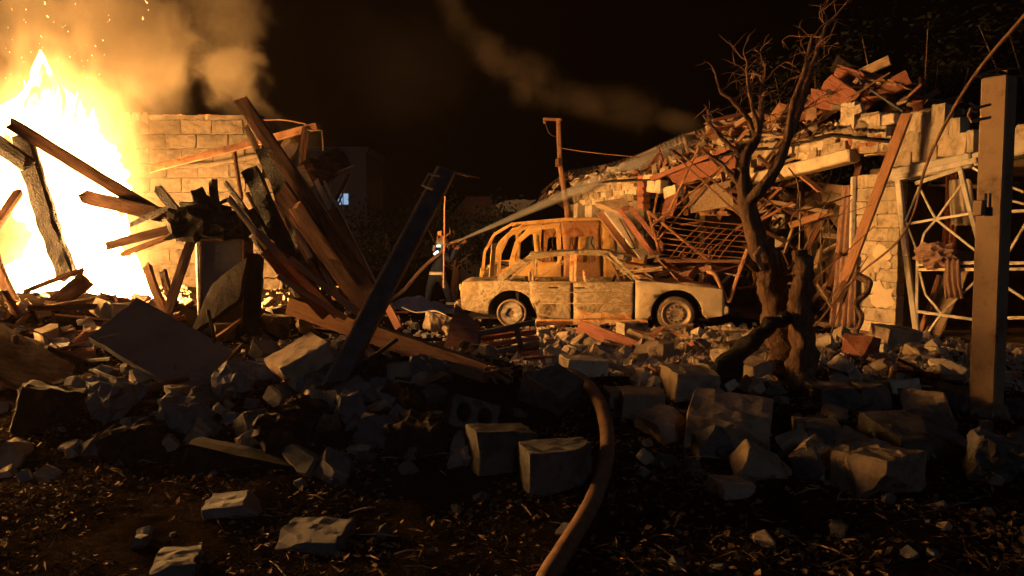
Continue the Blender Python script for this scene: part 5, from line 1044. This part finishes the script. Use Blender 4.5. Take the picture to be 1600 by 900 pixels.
# hollow block with two holes
bm = bmesh.new(); W2, H2, D2 = .36, .24, .2; out = [(-W2 / 2, -H2 / 2), (W2 / 2, -H2 / 2), (W2 / 2, H2 / 2), (-W2 / 2, H2 / 2)]
hl = [[(cx + .055 * math.cos(a), .075 * math.sin(a)) for a in [2 * math.pi * i / 12 for i in range(12)]] for cx in (-.085, .075)]
loops = [[V((x, z, 0)) for x, z in out]] + [[V((x, z, 0)) for x, z in h] for h in hl]; fl_ = [p for l in loops for p in l]; tr_ = tessellate_polygon(loops)
vv = [bm.verts.new((p.x, 0, p.y)) for p in fl_]
for t in tr_: bm.faces.new([vv[i] for i in t])
g = bmesh.ops.extrude_face_region(bm, geom=bm.faces[:]); bmesh.ops.translate(bm, verts=[x for x in g['geom'] if isinstance(x, bmesh.types.BMVert)], vec=(0, D2, 0)); bmesh.ops.recalc_face_normals(bm, faces=bm.faces[:])
me = bpy.data.meshes.new('hollow_block'); bm.to_mesh(me); bm.free(); o = link('hollow_block', me, M_cind); o.location = P(743, 648, 5.45); o.rotation_euler = (R(-28), R(18), R(14)); md = o.modifiers.new('b', 'BEVEL'); md.width = .012; md.segments = 2; tag(o, 'grey hollow building block with two oval holes tipped on its side', 'block')
# ------------------------------------------------------------------ loose rubble: the larger chunks one by one
rs = random.Random(31)
BIG = [rough_box((rs.uniform(.2, .36), rs.uniform(.15, .22), rs.uniform(.12, .2)), 90 + s, cut=1 + s % 3, jit=.014, sub=2) for s in range(14)]
MED = [rough_box((rs.uniform(.1, .2), rs.uniform(.09, .16), rs.uniform(.07, .12)), 140 + s, cut=2, jit=.012, sub=1) for s in range(14)]
BR = [rough_box((.24, .12, .07), 180 + s, cut=s % 3, jit=.005, sub=1, bev=.006) for s in range(6)]
def variants(ms, mats): return [with_mat(m_, mm) for mm in mats for m_ in ms]
VB, VM, VR = variants(BIG, (M_conc, M_block)), variants(MED, (M_conc, M_block, M_conc)), variants(BR, (M_brick,))
VD = variants(MED, (M_slab, M_cind))
def scatter(n, zone, pool, name, label, cat, group, smin, smax, rndm):
    for k in range(n):
        px_, py_ = zone(rndm)
        while (690 < px_ < 805 and 585 < py_ < 760) or (830 < px_ < 1000 and 570 < py_ < 800): px_, py_ = zone(rndm)   # keep clear of the hose and the hollow block
        p = T(px_, py_); q = rndm.uniform(smin, smax); o = link(name, rndm.choice(pool), None)
        o.location = p + V((0, 0, .03 * q)); o.scale = (q, q, q); o.rotation_euler = (rndm.uniform(-.7, .7), rndm.uniform(-.7, .7), rndm.uniform(0, 6.28)); tag(o, label, cat, group)
Zc = lambda r: (r.uniform(820, 1210), 508 + 105 * r.random() ** 1.2)
Zr = lambda r: (r.uniform(1270, 1600), r.uniform(518, 615))
Zl = lambda r: (r.uniform(0, 300), r.uniform(475, 560))
Zm = lambda r: (r.uniform(380, 760), r.uniform(480, 640))
Zf = lambda r: (r.uniform(0, 1600), r.uniform(690, 890))
scatter(46, Zc, VB, 'masonry_chunk', 'hand sized lit masonry chunk strewn before the sedan', 'rubble', 'masonry chunks before the sedan', .5, 1.15, rs)
scatter(150, Zc, VM, 'masonry_fragment', 'small lit masonry fragment strewn before the sedan', 'rubble', 'masonry fragments before the sedan', .35, 1.1, rs)
scatter(16, Zc, VR, 'brick_fragment', 'broken red brick lying in the rubble before the sedan', 'brick', 'broken bricks before the sedan', .6, 1.1, rs)
scatter(14, Zr, VB, 'masonry_chunk', 'masonry chunk lying at the foot of the barred windows', 'rubble', 'masonry chunks below the barred windows', .5, 1.0, rs)
scatter(46, Zr, VM, 'masonry_fragment', 'small masonry fragment at the foot of the barred windows', 'rubble', 'masonry fragments below the barred windows', .5, 1.2, rs)
scatter(8, Zr, VR, 'brick_fragment', 'broken red brick lying below the barred windows', 'brick', 'broken bricks below the barred windows', .6, 1.1, rs)
scatter(40, Zl, VM, 'masonry_fragment', 'masonry fragment lit from behind on the mound by the fire', 'rubble', 'masonry fragments on the mound by the fire', .6, 1.4, rs)
scatter(14, Zl, VR, 'brick_fragment', 'red brick lying on the mound at the foot of the fire', 'brick', 'bricks at the foot of the fire', .7, 1.1, rs)
scatter(90, Zm, VD + VM[:8], 'masonry_fragment', 'shadowed masonry fragment under the long timber beam', 'rubble', 'masonry fragments under the beam', .6, 1.5, rs)
scatter(40, Zf, VD + VM[:10], 'ground_stone', 'small stone lying in the litter of the dark foreground', 'stone', 'stones in the foreground litter', .25, .7, rs)
Zs = lambda r: (r.uniform(0, 1600), r.uniform(580, 745))
scatter(190, Zs, VD + VB[:6] + VM[:10], 'mound_stone', 'dark stone on the shaded slope facing the foreground', 'stone', 'stones on the shaded slope', .3, 1.4, rs)
for k in range(60):
    x_, y_ = rs.uniform(0, 760), rs.uniform(470, 640); p = T(x_, y_) + V((0, 0, .08)); d = V((rs.gauss(0, 1), rs.gauss(0, .7), rs.gauss(.1, .4))).normalized() * rs.uniform(.2, .8)
    plank('scorched_stick', p - d / 2, p + d / 2, rs.uniform(.02, .08), rs.uniform(.015, .04), rs.choice((M_scorch, M_char, M_wood, M_scorch)), 'scorched stick jutting out of the mound before the fire', 'stick', 'scorched sticks in the mound', seed=k + 1300, seg=4, roll=rs.uniform(-1, 1), rough=.15)
# pieces of lath and splinters in the rubble
for k in range(46):
    z_ = rs.choice((Zc, Zc, Zr, Zl)); x_, y_ = z_(rs); p = T(x_, y_) + V((0, 0, .06)); d = V((rs.gauss(0, 1), rs.gauss(0, .7), rs.gauss(0, .18))).normalized() * rs.uniform(.18, .6)
    plank('broken_lath', p - d / 2, p + d / 2, rs.uniform(.025, .07), rs.uniform(.012, .03), rs.choice((M_wood, M_pale, M_red)), 'short broken lath lying in the rubble', 'lath', 'broken laths in the rubble', seed=k + 400, seg=3, roll=rs.uniform(-1, 1))
# grit and crumbs too small to count
gb = B(); OCT = [(0, 2, 4), (2, 1, 4), (1, 3, 4), (3, 0, 4), (2, 0, 5), (1, 2, 5), (3, 1, 5), (0, 3, 5)]
def crumb(p, s):
    k = [V((s * rs.uniform(.6, 1.2), 0, 0)), V((-s * rs.uniform(.6, 1.2), 0, 0)), V((0, s * rs.uniform(.5, 1.1), 0)), V((0, -s * rs.uniform(.5, 1.1), 0)), V((0, 0, s * rs.uniform(.4, .9))), V((0, 0, -s * .5))]
    M = Euler((rs.uniform(0, 6), rs.uniform(0, 6), rs.uniform(0, 6))).to_matrix(); gb.add([p + M @ q + NZ.noise_vector(p * 50 + q * 90) * s * .35 for q in k], OCT)
for zf_, n_ in ((Zc, 8500), (Zr, 3600), (Zl, 1500), (Zm, 700), (lambda r: (r.uniform(620, 900), r.uniform(500, 600)), 900)):
    for k in range(n_):
        x_, y_ = zf_(rs); d = ray(x_, y_); p = V((0, 0, CAM_H)) + d * ((.1 - CAM_H) / d.z); 
        if p.y > 15: continue
        p.z = H(p.x, p.y) + .01; crumb(p, rs.uniform(.012, .05) * (1 if rs.random() < .85 else 1.6))
tag(gb.build('rubble_crumbs', M_grit, None, origin=(0, 0, 0)), 'crumbs of broken masonry covering the ground', 'grit', kind='stuff')
lb = B()
for k in range(42000):                                        # dead leaves, chips and straw over the foreground
    x_, y_ = rs.uniform(-5.2, 5.6), 2.9 + 4.6 * rs.random() ** 1.15; cl = n3(x_ * 1.3, y_ * 1.3, 7)
    if abs(x_) > y_ * .72 or rs.random() > .5 + 1.5 * cl: continue
    p = V((x_, y_, H(x_, y_) + rs.uniform(.002, .03))); a = rs.uniform(0, 6.28); s = rs.uniform(.008, .026); t_ = V((math.cos(a), math.sin(a), rs.gauss(0, .35))) * s
    if rs.random() < .3: t_ *= 2.4; w = V((-math.sin(a), math.cos(a), rs.gauss(0, .5))) * s * .18
    else: w = V((-math.sin(a), math.cos(a), rs.gauss(0, .5))) * s * rs.uniform(.35, .8)
    lb.add([p - t_, p + w, p + t_, p - w + V((0, 0, s * .3))], [(0, 1, 2), (0, 2, 3)])
tag(lb.build('dead_leaf_litter', M_leaf, None, origin=(0, 0, 0)), 'dead leaves and wood chips covering the foreground', 'litter', kind='stuff')
for k in range(30):
    x_, y_ = rs.uniform(0, 1600), rs.uniform(700, 895); p = T(x_, y_) + V((0, 0, .015)); a = rs.uniform(0, 6.28); d = V((math.cos(a), math.sin(a), rs.uniform(-.05, .35))) * rs.uniform(.08, .28)
    b = B(); b.tube([p - d / 2, p + V((0, 0, .01)), p + d / 2], [.004, .005, .002], 5); tag(b.build('dry_stick', M_pale, None), 'thin dry stick lying in the foreground litter', 'stick', 'sticks in the foreground litter')
# ------------------------------------------------------------------ background
pole = thing('utility_pole', 'slender utility pole with a bracket rising behind the burnt van', 'pole', PF(893, 400, .4))
p0, p1 = PF(893, 372, .4), PF(872, 186, .4); p0.z = 0; b = B(); b.tube([p0, P(886, 330, p1.y), P(875, 258, p1.y), p1], [.075, .07, .06, .055], 10); b.build('shaft', M_wood, pole)
b = B(); b.bar(PF(876, 187, .4), PF(850, 186, .42), .07, .07); b.build('bracket', M_wood, pole); b = B(); b.box(PF(851, 189, .42), (.07, .07, .12), None, .01); b.build('insulator', M_pale, pole)
b = B(); b.box(PF(871, 254, .46), (.1, .12, .2), None, .02); b.build('junction_box', M_wood, pole)
b = B(); b.tube(curve_pts([PF(852, 192, .42), PF(858, 208, .42), PF(868, 214, .4)]), .01, 5); b.build('drop_wire', M_twig, pole)
b = B(); b.tube(curve_pts([P(874, 231, 17), P(920, 238, 16.8), P(1000, 246, 16.5)]), .008, 5); tag(b.build('overhead_wire', M_twig, None), 'slack wire from the utility pole towards the roof', 'wire')
apt = thing('apartment_block', 'dark distant apartment block with two lit windows', 'building', P(480, 400, 80))
def abox(nm, x0, y0, x1, y1, Y, dep, m, par=apt):
    a, c = P(x0, y1, Y), P(x1, y0, Y); b = B(); b.box(((a.x + c.x) / 2, Y + dep / 2, (a.z + c.z) / 2), (c.x - a.x, dep, c.z - a.z)); return b.build(nm, m, par)
abox('wall', 395, 235, 572, 420, 80, 10, M_dkwall); abox('roof_parapet', 392, 229, 575, 237, 79.8, 10.5, M_dkwall)
for i in range(5):
    for j in range(5):
        x_, y_ = 420 + i * 30, 254 + j * 37; lit_ = (i, j) in ((4, 1), (4, 2))
        if i == 4: x_ = 526
        if lit_: x_, y_ = (536, 311) if j == 1 else (534, 348)
        elif i == 4 and j in (1, 2): continue
        fr_ = abox('window', x_ - 9, y_ - 11, x_ + 9, y_ + 11, 79.75, .2, M_dkwall)
        hh_ = 8.5 if (lit_ and j == 1) else 6 if lit_ else 8.5; ww_ = 8 if not lit_ or j == 1 else 5
        pn = abox('pane', x_ - ww_, y_ - hh_, x_ + ww_, y_ + hh_, 79.66, .05, emit('lit_pane', (.42, .66, 1.0), .62) if lit_ else M_dark, fr_)
        if lit_: abox('window_mullion', x_ - .5, y_ - hh_, x_ + .5, y_ + hh_, 79.6, .04, M_dkwall, fr_)
sh = thing('garden_shed', 'low dark shed with a dull red roof beyond the firefighter', 'shed', P(745, 430, 24))
a, c = P(708, 342, 24), P(778, 342, 24); b = B(); b.box(((a.x + c.x) / 2, 25.2, .9), (c.x - a.x - .2, 2.2, 2.1)); b.build('wall', M_dkwall, sh)
b = B(); zr = P(735, 308, 25).z; b.sheet([[V((a.x - .1, 23.9, a.z)), V((c.x + .1, 23.9, a.z))], [V((a.x + .35, 25.2, zr)), V((c.x - .3, 25.2, zr))], [V((a.x - .1, 26.5, a.z)), V((c.x + .1, 26.5, a.z))]]); b.build('roof', M_red, sh, solid=.06)
o = quad('metal_sheet', [(752, 332), (790, 314), (838, 312), (815, 330)], (21, 21.4, 21.4, 21), M_cind, .03, None, .05); tag(o, 'bent grey roofing sheet lying beside the shed roof', 'metal sheet')
bb = B(); g = []
for i in range(25):
    g.append([V((-3.1 + .085 * i, 15.6 + .09 * j, H(-2, 16) + .12 + .32 * gs((i - 12) / 9) * gs((j - 7) / 6) + .09 * n3(i * .4, j * .5, 3))) for j in range(16)])
bb.sheet(g); tag(bb.build('blue_tarp', M_blue, None, smooth=True), 'crumpled blue tarpaulin on the ground beside the firefighter', 'tarpaulin')
b = B(); b.tube(curve_pts([P(628, 480, 14.5), P(650, 488, 14.3), P(680, 486, 14.3), P(702, 496, 14.2)]), .012, 6); tag(b.build('pale_hoop', M_refl, None), 'thin pale hoop lying across the blue tarpaulin', 'hoop')
pt = thing('thin_pole', 'thin upright stake with reddish leaves before the firefighter', 'stake', P(693, 440, 14))
b = B(); b.tube([P(693, 450, 14), P(694, 380, 14), P(695, 307, 14)], .016, 6); b.build('shaft', M_wood, pt)
for k, (x_, y_) in enumerate([(687, 364), (690, 369), (700, 366), (696, 380), (706, 378), (710, 384), (684, 370), (703, 362)]):
    b = B(); p = P(x_, y_, 14 + .05 * (k % 3)); d = V((rs.gauss(0, .04), rs.gauss(0, .04), rs.gauss(.03, .03))); e = V((rs.gauss(0, .03), 0, rs.gauss(0, .03))); b.add([p - d, p + e, p + d, p - e + V((0, .03, 0))], [(0, 1, 2), (0, 2, 3)]); b.build('leaf', M_red, pt, solid=.004)
# dim trees behind the house and behind the firefighter
def leafy(name, label, base, h_, r_, n_, m, seed, tip=.08, bare=False):
    r2 = random.Random(seed); t = thing(name, label, 'tree', base); b = B(); b.tube([base, base + V((.1, 0, h_ * .4)), base + V((.0, 0, h_ * .8))], [.14, .1, .04], 8); b.build('trunk', M_bark, t)
    lf = B(); cl = [(base + V((r2.gauss(0, r_ * .55), r2.gauss(0, r_ * .4), h_ * r2.uniform(.45, 1.0)))) for _ in range(max(6, n_ // 120))]
    lb2 = B()
    for c in cl: lb2.tube([base + V((0, 0, h_ * .35)), base.lerp(c, .6) + V((0, 0, .2)), c], [.04, .025, .01], 5, cap=False)
    lb2.build('limbs', M_twig, t)
    for k in range(n_):
        c = r2.choice(cl); p = c + V((r2.gauss(0, .32), r2.gauss(0, .32), r2.gauss(0, .3))); a = V((r2.gauss(0, 1), r2.gauss(0, 1), r2.gauss(0, 1))).normalized() * tip; q = a.orthogonal().normalized() * tip * .45
        lf.add([p - a, p + q, p + a, p - q], [(0, 1, 2, 3)])
    tag(lf.build('crown', m, t), kind='stuff'); return t
leafy('garden_tree', 'dim leafy tree rising behind the roof heap', V((9.0, 17.2, 0)), 6.3, 1.7, 2600, M_green, 1)
leafy('garden_tree', 'dark bushy tree behind the gate post and blocks', V((11.6, 15.5, 0)), 6.2, 1.6, 2400, M_green, 2)
leafy('garden_tree', 'smaller dark tree behind the bare tree', V((7.4, 18.8, 0)), 5.9, 1.2, 1800, M_green, 3)
leafy('garden_bush', 'low dark bush behind the firefighter', V((-1.6, 21, -.2)), 2.4, 1.2, 1500, M_green, 4)
leafy('garden_bush', 'dark bush left of the firefighter beyond the toppled post', V((-3.6, 22, -.2)), 2.3, 1.2, 1300, M_green, 5)
